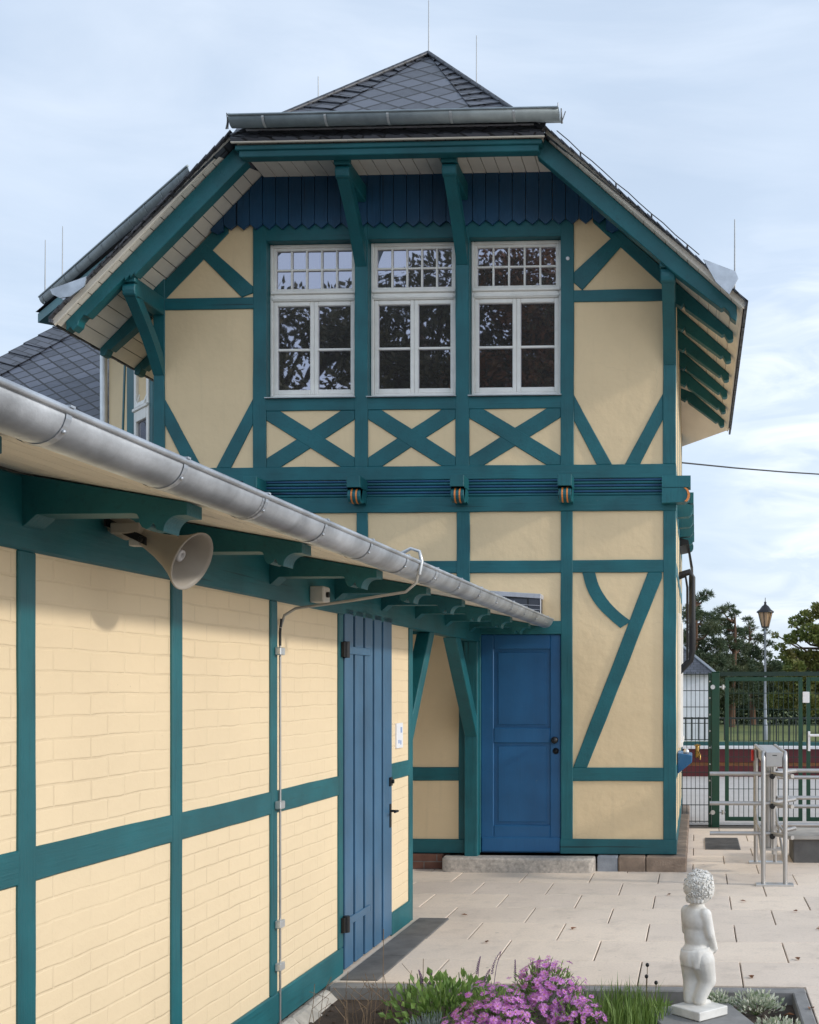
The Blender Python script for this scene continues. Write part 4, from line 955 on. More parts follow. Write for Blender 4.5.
m = MB(); m.lathe([(0,0),(.02,0),(.026,.03),(.035,.06),(.022,.09),(.03,.13),(.014,.17),(0,.18)], (.005,15.29,.86), (0,0,1), 10); m.tube([(-.035,15.25,1.02),(.045,15.25,1.02)], .009, 6); m.tube([(.005,15.28,.95),(.04,15.2,.9),(.04,15.2,.84)], .01, 6)
solo(m, 'brass_tap', 'brass', 'small brass tap fixed to the mesh fence beside the blue shelf', 'tap', (.015,15.29,.83))
gs = Thing('garden_shed','white rendered shed with a dark hipped slate roof behind the mesh fence','shed',(-3,42,0))
m = MB(); m.box(-6,.38,40,44,-.05,2.3); gs.part(m,'wall','white')
m = MB(); e0 = [(-6.4,39.7,2.24),(.62,39.7,2.24),(.62,44.3,2.24),(-6.4,44.3,2.24)]; R0=(-4.2,42,4.1); R1=(-1.6,42,4.1)
m.poly(e0+[R0,R1], [(0,1,5,4),(1,2,5),(2,3,4,5),(3,0,4),(0,3,2,1)]); gs.part(m,'roof','slatec')
m = MB(); m.tube([(.62,39.7,2.26),(-1.6,42,4.12)], .05, 6); gs.part(m,'hip_cap','rod')
lp = Thing('street_lamp','tall grey street lamp with a tapered amber lantern in front of the pines','street lamp',(2.32,41,0))
m = MB(); m.lathe([(.09,0),(.09,.5),(.06,.6),(.055,1.2),(.04,1.3),(.036,3.6),(.06,3.64),(.06,3.68),(.03,3.75),(.10,3.83)], (2.32,41,0), (0,0,1), 12); lp.part(m,'pole','lampm')
m = MB(); m.lathe([(.115,3.84),(.245,4.34)], (2.32,41,0), (0,0,1), 6, False); lp.part(m,'lantern_glass','lantern')
m = MB()
for k in range(6):
    a = 2*PI*k/6+.26; 
    m.tube([(2.32+.12*math.cos(a),41+.12*math.sin(a),3.83),(2.32+.255*math.cos(a),41+.255*math.sin(a),4.35)], .014, 5)
m.lathe([(.30,4.33),(.30,4.37),(.2,4.44),(.12,4.55),(.05,4.60),(.035,4.66),(.05,4.68),(.012,4.72),(.01,4.84),(0,4.85)], (2.32,41,0), (0,0,1), 12); m.lathe([(0,3.82),(.13,3.82),(.13,3.86),(0,3.86)], (2.32,41,0), (0,0,1), 6)
lp.part(m,'lantern_frame','dark')

# ------------------------------------------------------------------ turnstile and rails
ts = Thing('turnstile','waist-high stainless steel turnstile with a boxed top on the paving','turnstile',(.68,11.3,0))
x0, x1, ya, yb_ = .585, .778, 10.64, 12.0
for x in (x0, x1):
    m = MB(); m.tube([(x,ya,.01),(x,ya,1.10),(x,ya+.02,1.15),(x,ya+.06,1.172)], .0205, 14); ts.part(m,'front_post','steelm')
    m = MB(); m.tube([(x,yb_,.01),(x,yb_,1.15)], .0205, 14); ts.part(m,'rear_post','steelm')
    m = MB(); m.tube([(x,ya+.05,1.171),(x,yb_,1.171)], .018, 12); ts.part(m,'top_tube','steelm')
for y in (ya, yb_):
    m = MB(); m.box(.515,.85,y-.06,y+.06,-.005,.018); ts.part(m,'base_plate','steel',.003)
m = MB(); m.box(x0+.021,x1-.021,ya-.002,yb_+.01,1.045,1.178); hs = ts.part(m,'housing','steelm',.006)
m = MB(); m.box(x0+.08,x0+.12,ya-.004,ya-.0025,1.145,1.152); ts.part(m,'slot','dark',0,hs)
m = MB(); m.box(x0-.045,x0-.022,yb_-.02,yb_+.02,1.02,1.13); ts.part(m,'red_marker','red',.003)
for x in (x0,x1):
    m = MB(); m.tube([(x,ya+.02,.46),(x,yb_-.02,.42)], .014, 10); m.tube([(x,ya+.15,.2),(x,yb_,.55)], .012, 8); ts.part(m,'side_brace','steelm')
rxx, ryy = .700, 11.35
m = MB(); m.cyl((rxx-.02,ryy+.05,.22),(rxx-.02,ryy+.05,1.05),.035,14); m.cyl((rxx+.02,ryy,.18),(rxx+.02,ryy,1.05),.018,12); m.box(rxx-.09,rxx+.09,ryy-.02,ryy+.1,.215,.235); ts.part(m,'rotor_shaft','steelm')
for z in (.925,.645,.362):
    m = MB(); m.cyl((rxx+.006,ryy-.06,z-.01),(rxx+.006,ryy-.02,z-.01),.026,14); ts.part(m,'hub_cap','dark',.004)
    for ang, ln in ((PI,.58),(PI*.33,.5),(-PI*.34,.36)):
        m = MB(); m.tube([(rxx,ryy,z+.012),(rxx+math.cos(ang)*ln,ryy+math.sin(ang)*ln*1.0,z+.012)], .0195, 12); ts.part(m,'arm','steelm')
def guard_rail(y, zs_, xa, xb, lab):
    t = Thing('guard_rail', lab, 'guard rail', ((xa+xb)/2,y,0))
    for z in zs_:
        m = MB(); m.tube([(xa,y,z),(xb,y,z)], .02, 12); t.part(m,'rail','steelm')
    for x in (xb-.03,):
        m = MB(); m.tube([(x,y+.04,0),(x,y+.04,1.0)], .022, 12); t.part(m,'post','steelm')
guard_rail(11.98, (.925,.655,.385), .80, 2.3, 'three-bar steel guard rail joined to the right side of the turnstile')
guard_rail(12.9, (.79,.48,.20), .86, 2.4, 'second steel guard rail, standing behind the grey concrete block')

# ------------------------------------------------------------------ statue
st = Thing('garden_statue','white cast-stone statue of a curly-haired child seen from behind at the flower bed','statue',(.012,6.43,-.03))
SX, SY = -.002, 6.45
def prim_caps(m, a, b_, ra, rb, seg=14):
    a, b_ = Vector(a), Vector(b_); n = 8; d = b_-a; P=[]; R=[]
    dn = d.normalized()
    for k in range(5): t = k/4*PI/2; P.append(a - dn*ra*math.cos(t)); R.append(max(ra*math.sin(t), .0005))
    for k in range(5): t = k/4*PI/2; P.append(b_ + dn*rb*math.sin(t)); R.append(max(rb*math.cos(t), .0005))
    m.tube(P, R, seg)
def ell(m, c, r, seg=18, rz=0):
    pts=[]; F=[]; n=10
    for i in range(n+1):
        t = PI*i/n
        for k in range(seg):
            a = 2*PI*k/seg; x, y, z = r[0]*math.sin(t)*math.cos(a), r[1]*math.sin(t)*math.sin(a), r[2]*math.cos(t)
            pts.append((c[0]+x*math.cos(rz)-y*math.sin(rz), c[1]+x*math.sin(rz)+y*math.cos(rz), c[2]+z))
    for i in range(n):
        for k in range(seg): F.append((i*seg+k, (i+1)*seg+k, (i+1)*seg+(k+1)%seg, i*seg+(k+1)%seg))
    m.poly(pts, F, True)
RZ = -.80
fx, fy = -math.sin(RZ), math.cos(RZ)      # facing direction
rx_, ry_ = math.cos(RZ), math.sin(RZ)     # its right-hand side
def sp(r, f, z): return (SX+rx_*r+fx*f, SY+ry_*r+fy*f, z)
m = MB()
ell(m, sp(0,0,.50), (.086,.068,.088), rz=RZ); ell(m, sp(0,.010,.41), (.080,.074,.095), rz=RZ); ell(m, sp(0,-.002,.325), (.084,.074,.064), rz=RZ)
ell(m, sp(-.036,-.028,.312), (.044,.042,.044), rz=RZ); ell(m, sp(.036,-.028,.312), (.044,.042,.044), rz=RZ)
prim_caps(m, sp(0,0,.56), sp(0,.006,.61), .036, .034)
ell(m, sp(.01,.012,.665), (.073,.082,.088), rz=RZ-.25)
ell(m, sp(.03,.085,.648), (.018,.016,.02), rz=RZ); ell(m, sp(.02,.075,.625), (.03,.02,.016), rz=RZ)   # nose, chin
for s_ in (-1,1): ell(m, sp(.012+.074*s_,.012,.650), (.01,.016,.02), rz=RZ)
for s_ in (-1,1):
    prim_caps(m, sp(.072*s_,-.004,.535), sp(.092*s_,.0+.012,.425), .034, .026)
prim_caps(m, sp(.092,.012,.425), sp(.07,.065,.345), .026, .019); prim_caps(m, sp(-.092,.012,.425), sp(-.03,.09,.36), .026, .019)
prim_caps(m, sp(.07,.065,.345), sp(.045,.085,.325), .02, .016); prim_caps(m, sp(-.03,.09,.36), sp(.0,.1,.345), .02, .016)
for k in range(4):
    prim_caps(m, sp(.052-.004*k,.088,.332-.007*k), sp(.022-.002*k,.098,.322-.007*k), .0075, .006, 8)
    prim_caps(m, sp(-.005,.102,.352-.007*k), sp(.022,.108,.345-.007*k), .0075, .006, 8)
prim_caps(m, sp(.06,.09,.345), sp(.04,.105,.35), .008, .006, 8); prim_caps(m, sp(-.02,.1,.365), sp(.0,.112,.372), .008, .006, 8)
prim_caps(m, sp(-.040,.0,.29), sp(-.042,.008,.165), .066, .052); prim_caps(m, sp(-.040,.004,.165), sp(-.042,-.006,.07), .050, .039); 
prim_caps(m, sp(-.042,-.004,.05), sp(-.048,.055,.045), .025, .02)
prim_caps(m, sp(.044,.004,.29), sp(.036,.045,.17), .064, .049); prim_caps(m, sp(.036,.04,.17), sp(.022,.0,.075), .047, .036)
prim_caps(m, sp(.012,.0,.055), sp(.026,.062,.046), .024, .019)
me_o = m.build('body', 'statue', None, (0,0,0), uv=False)
md = me_o.modifiers.new('r', 'REMESH'); md.mode = 'VOXEL'; md.voxel_size = .0062
ms = me_o.modifiers.new('s', 'SMOOTH'); ms.factor = .5; ms.iterations = 7
dgp = bpy.context.evaluated_depsgraph_get(); dgp.update()
nm = bpy.data.meshes.new_from_object(me_o.evaluated_get(dgp)); old = me_o.data
me_o.modifiers.clear(); me_o.data = nm; bpy.data.meshes.remove(old)
nm.transform(Matrix.Translation(-st.org)); nm.polygons.foreach_set('use_smooth', [True]*len(nm.polygons)); nm.materials.clear(); nm.materials.append(M['statue']); me_o.parent = st.o
# curls
m = MB(); rc = random.Random(4); hc = Vector(sp(.01,.010,.672)); n = 0
for i in range(170):
    z = 1 - 2*(i+.5)/170; a = i*2.39996; d = Vector((math.sqrt(1-z*z)*math.cos(a), math.sqrt(1-z*z)*math.sin(a), z))
    fr = d.x*fx + d.y*fy
    if (fr > .45 and z < .45) or z < -.62: continue
    q = hc + Vector((d.x*.0745, d.y*.0815, d.z*.087)) + Vector((rc.uniform(-.004,.004), rc.uniform(-.004,.004), rc.uniform(-.004,.004)))
    # small spiral lock
    u = d.orthogonal().normalized(); w = d.cross(u); s0 = rc.uniform(0,6.28); P=[]; R=[]
    for k in range(7):
        t = s0 + k*.95; rr = .0105*(1-k/9); P.append(q + (u*math.cos(t)+w*math.sin(t))*rr + d*(.0015*k)); R.append(.0056*(1-.05*k))
    m.tube(P, R, 6)
for i in range(8):
    a = -PI/2 + (i-3.5)*.28; dx = Vector((rx_*math.cos(a)+fx*math.sin(a), ry_*math.cos(a)+fy*math.sin(a), 0))
    q = hc + dx*.060 + Vector((0,0,-.058)); prim_caps(m, q, q+Vector((0,0,-.012))+dx*.002, .015, .011, 8)
ell(m, hc, (.077,.085,.089), 20, RZ-.25)
st.part(m, 'hair', 'statueh')
# carved cloth round the hips
m = MB(); seg = 56; pts=[]; F=[]; nz = 7
for j in range(nz+1):
    t = j/nz; z = .352 - .105*t
    for k in range(seg):
        a = 2*PI*k/seg; fold = .0032*math.sin(9*a+2.5*t)+.0018*math.sin(17*a-3*t)
        rr = (.080+.009*math.sin(PI*min(1,t*1.1)) + fold*(.4+t), .079+.009*math.sin(PI*min(1,t*1.1))+fold*(.4+t))
        zz = z + .012*math.sin(a+.6)*(1-t) - .010*math.cos(2*a)*t
        pts.append(sp(rr[0]*math.cos(a), -.004+rr[1]*math.sin(a), zz))
for j in range(nz):
    for k in range(seg): F.append((j*seg+k, (j+1)*seg+k, (j+1)*seg+(k+1)%seg, j*seg+(k+1)%seg))
m.poly(pts, F, True); dr_ = st.part(m, 'draped_cloth', 'statue')
sm_ = dr_.modifiers.new('solid','SOLIDIFY'); sm_.thickness = .006
m = MB(); 
def rot_box(m, cx, cy, hx, hy, z0, z1, a):
    c = [(cx+math.cos(a)*x-math.sin(a)*y, cy+math.sin(a)*x+math.cos(a)*y, z0) for x,y in ((-hx,-hy),(hx,-hy),(hx,hy),(-hx,hy))]
    m.extr(c, (0,0,z1-z0))
rot_box(m, .012, SY-.035, .108, .108, -.001, .046, .79); st.part(m, 'plinth', 'statue', .004)
m = MB(); rot_box(m, .03, 6.33, .24, .30, -.075, -.004, .3)
solo(m, 'base_slab', 'kerb', 'flat grey slab under the white statue', 'slab', (.03,6.33,-.07), bev=.006)

# ------------------------------------------------------------------ bed plants
rg_ = random.Random(21)
def rdir(r, zmin=-.2):
    while True:
        d = Vector((r.uniform(-1,1), r.uniform(-1,1), r.uniform(zmin,1)))
        if .05 < d.length < 1: return d.normalized()
lobes = [((-1.02,6.05,.03),.20,.19),((-.80,6.28,.10),.185,.20),((-.62,6.15,.01),.15,.15),((-1.14,5.95,-.02),.15,.13)]
as_ = Thing('aster_clump','dense rounded clump of mauve-purple asters in full flower in the bed','flowering plant',(-.88,6.15,-.07))
mp = MB(); mc = MB(); mg = MB(); mstem = MB()
for (c, r, rzz), n in zip(lobes, (260,270,130,100)):
    c = Vector(c)
    for i in range(n):
        d = rdir(rg_, -.1); k = rg_.uniform(.72,1.05) if rg_.random() < .8 else rg_.uniform(1.0,1.28); q = c + Vector((d.x*r, d.y*r, d.z*rzz))*k
        up_ = (d + Vector((0,-.15,.55)) + Vector((rg_.uniform(-.4,.4),rg_.uniform(-.4,.4),rg_.uniform(-.2,.3)))).normalized()
        u = up_.orthogonal().normalized(); w = up_.cross(u); R_ = rg_.uniform(.012,.024); npt = 14; a0 = rg_.uniform(0,6)
        for j in range(npt):
            a = a0+2*PI*j/npt; pd = (u*math.cos(a)+w*math.sin(a)) + up_*rg_.uniform(-.05,.35)
            mp.leaf(q + (u*math.cos(a)+w*math.sin(a))*.003, pd, up_, R_*rg_.uniform(.85,1.1), R_*.38)
        mc.poly([q+up_*.0035+(u*math.cos(2*PI*j/6)+w*math.sin(2*PI*j/6))*.0042 for j in range(6)], [tuple(range(6))])
        if i % 3 == 0: mstem.tube([q-up_*.004, q*.6+c*.4-Vector((0,0,.05))], .0016, 4, False)
    for i in range(int(n*3.2)):
        d = rdir(rg_, -.3); q = c + Vector((d.x*r, d.y*r, d.z*rzz))*rg_.uniform(.45,.97)
        mg.leaf(q, (d+Vector((0,0,.4))+Vector((rg_.uniform(-.6,.6),rg_.uniform(-.6,.6),rg_.uniform(-.4,.4)))), rdir(rg_), rg_.uniform(.025,.05), .009, .003)
as_.part(mg,'foliage','sage',kind='stuff'); as_.part(mp,'petals','petal',kind='stuff'); as_.part(mc,'flower_centres','petaly',kind='stuff'); as_.part(mstem,'stems','stem',kind='stuff')
sa = Thing('sage_plant','green leafy sage plant with thin purple flower spikes left of the asters','plant',(-1.32,6.35,-.07))
mg = MB(); ms_ = MB()
for i in range(470):
    d = rdir(rg_, -.1); q = Vector((-1.33,6.38,.0)) + Vector((d.x*.27, d.y*.24, d.z*.15))*rg_.uniform(.3,1.25)
    mg.leaf(q, d+Vector((0,0,.7))+Vector((rg_.uniform(-.5,.5),rg_.uniform(-.5,.5),0)), rdir(rg_), rg_.uniform(.04,.07), rg_.uniform(.024,.038), .006)
for i in range(26):
    x, y = -1.33+rg_.uniform(-.24,.24), 6.38+rg_.uniform(-.2,.2); ms_.tube([(x,y,-.07),(x+rg_.uniform(-.04,.04),y,.17)], .003, 4, False)
sa.part(mg,'leaves','sage',kind='stuff'); sa.part(ms_,'stems','stem',kind='stuff')
for (x,y,z0,h,lean) in ((-1.20,6.5,.12,.155,.02),(-1.12,6.52,.10,.20,.05),(-1.14,6.40,.10,.13,.03),(-1.49,6.45,.09,.12,-.02),(-1.44,6.42,.10,.10,.01),(-.99,6.5,.1,.16,.0)):
    m = MB()
    for k in range(60):
        t = k/60; a = k*2.4; q = Vector((x+lean*t*t, y, z0+h*(.35+.65*t))); m.leaf(q, Vector((math.cos(a),math.sin(a),.8)), (0,0,1), .014*(1.15-t*.7), .007)
    m.tube([(x,y,z0-.05),(x+lean*.5,y,z0+h*.6),(x+lean,y,z0+h)], .0022, 4, False); sa.part(m,'flower_spike','spike')
def tuft(name, mat, lab, cat, c, rad, n, hgt, w, lean=.5, grp=None):
    m = MB()
    for i in range(n):
        a = rg_.uniform(0,6.28); r = math.sqrt(rg_.random()); x = c[0]+math.cos(a)*r*rad[0]; y = c[1]+math.sin(a)*r*rad[1]; h = hgt*rg_.uniform(.55,1.1)
        b_ = rg_.uniform(0,6.28); lx, ly = math.cos(b_)*lean*h*rg_.random(), math.sin(b_)*lean*h*rg_.random(); px_, py_ = -math.sin(b_)*w, math.cos(b_)*w
        if abs(px_) < w*.4: px_ = w*.6
        p0 = (x,y,c[2]); p1 = (x+lx*.35,y+ly*.35,c[2]+h*.6); p2 = (x+lx,y+ly,c[2]+h)
        m.poly([(p0[0]-px_,p0[1]-py_,p0[2]),(p0[0]+px_,p0[1]+py_,p0[2]),(p1[0]+px_*.8,p1[1]+py_*.8,p1[2]),(p1[0]-px_*.8,p1[1]-py_*.8,p1[2]),p2], [(0,1,2,3),(3,2,4)])
    return solo(m, name, mat, lab, cat, c, grp)
tuft('ornamental_grass','grass','bright green tuft of grassy leaves between asters and statue','grass plant',(-.40,6.4,-.07),(.24,.30),620,.20,.0035)
def bush(name, mat, lab, c, rad, n, ls, lw, org=None):
    t = Thing(name, lab, 'plant', (c[0],c[1],-.07)); mg = MB(); ms_ = MB()
    for i in range(n):
        d = rdir(rg_, -.05); q = Vector(c) + Vector((d.x*rad[0], d.y*rad[1], d.z*rad[2]))*rg_.uniform(.35,1.05)
        mg.leaf(q, d+Vector((0,0,.5))+Vector((rg_.uniform(-.7,.7),rg_.uniform(-.7,.7),rg_.uniform(-.2,.4))), rdir(rg_), ls*rg_.uniform(.7,1.3), lw, .003)
    for i in range(14):
        d = rdir(rg_, .1); ms_.tube([(c[0],c[1],-.07),tuple(Vector(c)+Vector((d.x*rad[0],d.y*rad[1],d.z*rad[2]))*.9)], .0022, 4, False)
    t.part(mg,'leaves',mat,kind='stuff'); t.part(ms_,'stems','stem',kind='stuff')
bush('silvery_plant','silver','low silvery-grey feathery plant at the lower left of the asters',(-1.34,6.02,-.03),(.13,.12,.09),420,.05,.006)
bush('variegated_plant','varieg','small cream-green variegated plant right behind the white statue',(.115,6.68,-.03),(.085,.08,.075),260,.026,.013)
bush('variegated_plant','varieg','broad cream-green variegated plant beside the fallen leaves near the bed corner',(.33,6.66,-.035),(.15,.11,.09),460,.03,.014)
bush('variegated_plant','varieg','pale variegated plant nearest the camera at lower right of the bed',(.42,6.22,-.05),(.15,.12,.075),460,.028,.014)
bush('young_seedling','sage','tiny green seedling left of the statue plinth',(-.19,6.72,-.06),(.06,.05,.04),60,.03,.012)
al = Thing('seed_head_stems','thin stems with small dark round seed heads left of the statue','plant',(-.27,6.75,-.07))
for x,y,z in ((-.285,6.8,.17),(-.29,6.8,.105),(-.235,6.78,.075)):
    m = MB(); m.tube([(x,y,-.07),(x+.004,y,z)], .0022, 5); s0 = al.part(m,'stem','dry'); m = MB(); ell(m, (x+.004,y,z), (.011,.011,.012), 8); al.part(m,'seed_head','dark',0,s0)
dsk = Thing('dried_stalks','thin bare brown dried stalks standing in the soil by the outbuilding','dried plant',(-1.75,6.3,-.07)); m = MB()
for i in range(34):
    x, y = -1.78+rg_.gauss(0,.14), 6.3+rg_.gauss(0,.2); h = rg_.uniform(.08,.22)
    x = max(x, -2.05); m.tube([(x,y,-.07),(x+rg_.uniform(-.04,.04),y,h*.5),(x+rg_.uniform(-.1,.1),y+rg_.uniform(-.04,.04),h)], .0018, 4, False)
for x,y,h in ((-1.72,6.5,.42),(-1.50,6.5,.26)): m.tube([(x,y,-.07),(x+.005,y,h)], .0022, 4, False)
dsk.part(m,'stalks','dry',kind='stuff')
m = MB()
for i in range(420):
    x, y = rg_.uniform(-2.1,.5), rg_.uniform(5.3,6.85); s_ = rg_.uniform(.004,.016); ell(m, (x,y,-.068), (s_,s_*rg_.uniform(.6,1),s_*.7), 6)
o = m.build('soil_clods','soil'); o['kind']='stuff'; o['label']='small clods of soil and stones over the flower bed'; o['category']='soil'
for (x,y) in ((.43,6.52),(.47,6.62),(.40,6.5)):
    m = MB(); a = rg_.uniform(0,6); m.leaf((x,y,-.06),Vector((math.cos(a),math.sin(a),.2)),(0,0,1),.07,.045,.012); solo(m,'fallen_leaf','leafb','orange-brown fallen leaf on the dark soil beside the variegated plant','leaf',(x,y,-.06),'fallen leaves on the soil')
# ------------------------------------------------------------------ trees
def PW(x, y, Y):
    cr = (x-640)/1200; a = YAW; dx = cr*math.cos(a)-math.sin(a); dy = math.cos(a)+cr*math.sin(a); t = Y/dy
    return Vector((dx*t, Y, EYE+(689-y)/1200*t))
def crown(clumps, n, ls, lw, rr, droop=0, fill=.3):
    m = MB()
    for c, r in clumps:
        k = max(20, int(n*r*r))
        for i in range(k):
            d = rdir(rr, -1); rad = r*(rr.random()**fill); q = Vector(c) + Vector((d.x*rad, d.y*rad, d.z*rad*.75))
            m.leaf(q, d+Vector((rr.uniform(-.8,.8),rr.uniform(-.8,.8),rr.uniform(-.6,.8)-droop)), rdir(rr,-1), ls*rr.uniform(.6,1.3), lw*rr.uniform(.7,1.2))
    return m
def needles(clumps, n, rr):
    m = MB()
    for c, r in clumps:
        sub = max(6, int(n*r*r))
        for i in range(sub):
            d = rdir(rr, -.6); q = Vector(c) + Vector((d.x*r*1.15, d.y*r, d.z*r*.6))*rr.random()**.4
            for j in range(13):
                e = (d*.8+Vector((rr.uniform(-1,1),rr.uniform(-1,1),rr.uniform(-.5,1)))).normalized(); m.leaf(q, e, rdir(rr,-1), rr.uniform(.14,.26), .034)
    return m
def tree(name, lab, base, clumps, leafmesh, leafmat, barkmat, h, r0, grp=None):
    t = Thing(name, lab, 'tree', tuple(base), grp); base = Vector(base)
    m = MB(); lean = Vector((random.uniform(-.3,.3),0,0)); m.tube([base-Vector((0,0,.2)), base+Vector((0,0,h*.35))+lean*.3, base+Vector((0,0,h*.7))+lean, base+Vector((0,0,h*.95))+lean], [r0*1.3, r0, r0*.6, r0*.2], 9); t.part(m,'trunk',barkmat)
    m = MB()
    for c, r in clumps:
        c = Vector(c); z = max(base.z+h*.25, min(c.z-.5*r-.3*abs(c.x-base.x), base.z+h*.9)); s0 = Vector((base.x+lean.x*.6, base.y, z))
        mid = (s0+c)/2+Vector((0,0,-.12*(c-s0).length)); m.tube([s0, mid, c], [r0*.42, r0*.28, r0*.10], 6)
        for j in range(4): d = rdir(random, -.4); m.tube([mid.lerp(c,.5), c+d*r*.8], [r0*.14, r0*.05], 5, False)
    t.part(m,'limbs',barkmat); t.part(leafmesh,'crown',leafmat,kind='stuff')
rt = random.Random(33)
def cl(lst, Y): return [(tuple(PW(x,y,Y)+Vector((0,rt.uniform(-1.2,1.2),0))), r*Y/1200) for x,y,r in lst]
A_ = cl([(699,598,6),(707,594,5),(694,606,6),(690,616,10),(704,618,9),(713,616,6),(698,632,12),(712,630,10),(688,644,13),(712,646,12),(700,660,14),(716,662,12),(690,684,15),(710,688,14),(700,700,13),(716,676,11),(684,666,12)], 52)
B_ = cl([(722,611,5),(729,608,5),(734,616,5),(722,624,9),(734,632,8),(728,645,11),(742,646,8),(735,660,12),(722,684,14),(742,686,13),(731,674,12),(732,698,13),(746,670,9),(722,660,10)], 55)
C_ = cl([(748,622,4.5),(752,628,5),(744,634,7),(756,640,6),(750,652,10),(761,656,8),(768,645,4.5),(765,633,3),(760,674,12),(775,668,9),(772,690,12),(752,684,11),(764,700,12),(750,668,9),(782,684,10)], 58)
D_ = cl([(797,620,5),(806,617,7),(818,612,9),(830,608,10),(788,640,5),(797,636,6),(808,634,10),(822,636,12),(779,648,3.5),(786,656,6),(796,656,9),(812,660,12),(830,658,14),(802,684,13),(824,686,15),(786,682,8),(790,700,11),(806,704,12),(824,702,12),(774,700,8),(838,690,12),(793,668,9),(777,634,2.2),(790,626,2.5)], 48)
tree('pine_tree','tall dark pine reaching highest beside the house corner',(-.1,52,0),A_,needles(A_,460,rt),'pine','barkr',5.9,.16,'pines behind the lamp')
tree('pine_tree','middle dark pine standing left of the street lamp',(1.55,55,0),B_,needles(B_,460,rt),'pine','barkr',5.3,.15,'pines behind the lamp')
tree('pine_tree','small open-crowned pine directly behind the street lamp',(2.7,58,0),C_,needles(C_,420,rt),'pine','barkr',4.6,.12,'pines behind the lamp')
tree('broadleaf_tree','yellow-green broadleaf tree at the right edge behind the gate',(5.0,48,0),D_,crown(D_,4200,.16,.10,rt,.2),'broad','bark',4.5,.14)
hc_ = [((-5+.75*i+rt.uniform(-.3,.3),60+rt.uniform(-1,1),rt.uniform(.6,2.6)),rt.uniform(.8,1.2)) for i in range(40)]+[((-5+.75*i,59.5,.5),.8) for i in range(32)]+[((-5+.75*i,60.2,1.5),.9) for i in range(32)]+[((-5+.75*i,60.8,2.5+rt.uniform(-.2,.5)),.85) for i in range(32)]
hd = Thing('hedge','dark continuous hedge closing off the lawn behind the railing','hedge',(5,60,0)); hd.part(crown(hc_,480,.2,.12,rt),'foliage','hedge',kind='stuff')
# trees on the near side of the street: the upper windows and the door mirror them
def big_tree(lab, bx, by, zlo, zhi, R_, n, mat, nc=26):
    cs = []
    for i in range(nc):
        d = rdir(rt, -.9); k = rt.random()**.35
        cs.append(((bx+d.x*R_*k, by+d.y*R_*k*.8, (zlo+zhi)/2 + d.z*(zhi-zlo)/2*k), rt.uniform(.7,1.25)))
    tree('street_tree', lab, (bx,by,-.1), cs, crown(cs,n,.19,.12,rt,.2,.5), mat, 'bark', zhi*.85, .26, 'trees mirrored in the windows')
big_tree('dark tree mirrored in the left upper window',-12.3,-10.5,5.0,13.0,3.2,470,'oak',40)
big_tree('tall dense tree mirrored in the middle upper window',-8.2,-12.5,5.5,15.0,3.0,520,'oak',48)
big_tree('reddish autumn tree mirrored in the right upper window',-4.2,-12.0,5.5,15.6,2.9,540,'autumn',48)
# overhead cable
m = MB(); P=[]
for i in range(13):
    t = i/12; P.append((-.2+9*t, 16.1+12*t, 4.77 + 2.1*t - .9*t*(1-t)))
m.tube(P, .011, 5); solo(m, 'overhead_cable', 'cabled', 'thin dark overhead cable running from the house wall across the sky', 'cable', (-.2,16.1,4.7))

# ------------------------------------------------------------------ light, sky, camera
SUN_EL, SUN_BACK = math.radians(25), math.radians(-9)
to_sun = Vector((math.cos(SUN_EL)*math.cos(SUN_BACK), math.cos(SUN_EL)*math.sin(SUN_BACK), math.sin(SUN_EL)))
sl = bpy.data.lights.new('sun','SUN'); sl.energy = 1.8; sl.angle = math.radians(4); sl.color = (1,.95,.87)
so = bpy.data.objects.new('sun', sl); C.objects.link(so); so.location = to_sun*60; so.rotation_euler = to_sun.to_track_quat('Z','Y').to_euler()
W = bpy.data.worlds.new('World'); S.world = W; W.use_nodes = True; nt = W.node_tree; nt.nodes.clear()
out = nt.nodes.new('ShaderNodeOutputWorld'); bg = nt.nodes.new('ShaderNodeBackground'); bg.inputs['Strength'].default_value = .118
sky = nt.nodes.new('ShaderNodeTexSky'); sky.sky_type = 'NISHITA'; sky.sun_disc = False; sky.sun_elevation = SUN_EL; sky.sun_rotation = PI/2-SUN_BACK; sky.air_density = 1.0; sky.dust_density = 1.2
tc = nt.nodes.new('ShaderNodeTexCoord')
def sky_noise(scale, stretch, rot, detail=6, dist=0):
    mp = nt.nodes.new('ShaderNodeMapping'); mp.inputs['Scale'].default_value = stretch; mp.inputs['Rotation'].default_value = rot; L(nt, tc.outputs['Generated'], mp.inputs[0])
    n = nt.nodes.new('ShaderNodeTexNoise'); n.inputs['Scale'].default_value = scale; n.inputs['Detail'].default_value = detail; n.inputs['Roughness'].default_value = .55; n.inputs['Distortion'].default_value = dist; L(nt, mp.outputs[0], n.inputs[0]); return n.outputs[0]
veil = sky_noise(1.3, (1,1,2.0), (0,.1,.3), 4, .3)
streak = sky_noise(2.6, (1.1,1,4.2), (.06,-.25,0), 7, .5)
c1 = mixc(nt, ramp(nt, veil, .25, .75, (.55,)*3, (.8,)*3), sky.outputs[0], (6.9,8.2,10.0))
c2 = mixc(nt, ramp(nt, streak, .45, .8, (0,0,0), (.38,)*3), c1, (9.3,9.95,10.9))
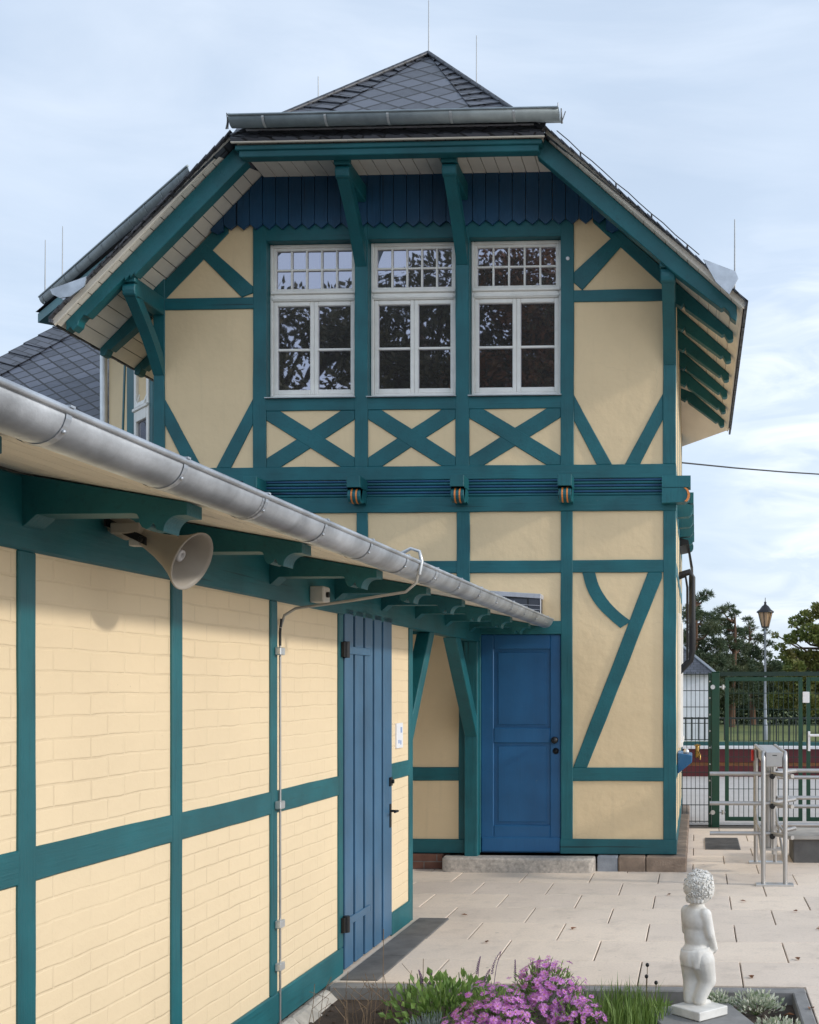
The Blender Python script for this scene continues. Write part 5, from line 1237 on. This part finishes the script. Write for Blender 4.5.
sx = nt.nodes.new('ShaderNodeSeparateXYZ'); L(nt, tc.outputs['Generated'], sx.inputs[0])
def rng(src, a, b_, c, d):
    n = nt.nodes.new('ShaderNodeMapRange'); n.interpolation_type = 'SMOOTHSTEP'; L(nt, src, n.inputs[0])
    for i_, v_ in ((1,a),(2,b_),(3,c),(4,d)): n.inputs[i_].default_value = v_
    return n.outputs[0]
bank = sky_noise(7.5, (1.3,1,4.5), (.05,-.32,0), 7, .8)     # brighter streaky cloud bank low in the north-east
mk = mixc(nt, 1.0, rng(sx.outputs[0], -.03, .10, 0, 1), rng(sx.outputs[2], .40, .24, 0, 1), 'MULTIPLY')
mk = mixc(nt, 1.0, mk, ramp(nt, bank, .40, .64, (.15,)*3, (.8,)*3), 'MULTIPLY')
c2 = mixc(nt, mk, c2, (10.0,10.5,11.2))
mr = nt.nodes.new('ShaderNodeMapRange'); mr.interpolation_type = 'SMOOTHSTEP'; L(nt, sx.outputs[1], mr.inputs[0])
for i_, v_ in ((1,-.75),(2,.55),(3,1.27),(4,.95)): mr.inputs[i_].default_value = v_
# added sky gain: brighter behind the camera to light the facade, dimmer ahead
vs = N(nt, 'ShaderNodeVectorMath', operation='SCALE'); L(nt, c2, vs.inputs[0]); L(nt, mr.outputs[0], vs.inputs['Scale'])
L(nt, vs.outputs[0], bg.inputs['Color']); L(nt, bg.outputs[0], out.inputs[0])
cam = bpy.data.cameras.new('camera'); co = bpy.data.objects.new('camera', cam); C.objects.link(co); S.camera = co
cam.sensor_fit = 'HORIZONTAL'; cam.sensor_width = 36; cam.lens = 1200/819*36; cam.shift_x = (409.5-640)/819; cam.shift_y = (689-512)/819
cam.clip_start = .05; cam.clip_end = 4000
co.location = (0,0,EYE); co.rotation_euler = (PI/2, 0, YAW)
S.view_settings.view_transform = 'Standard'; S.view_settings.look = 'None'; S.view_settings.exposure = .08; S.view_settings.gamma = 1
S.render.engine = 'CYCLES'; S.cycles.max_bounces = 6; S.render.resolution_x = 819; S.render.resolution_y = 1024
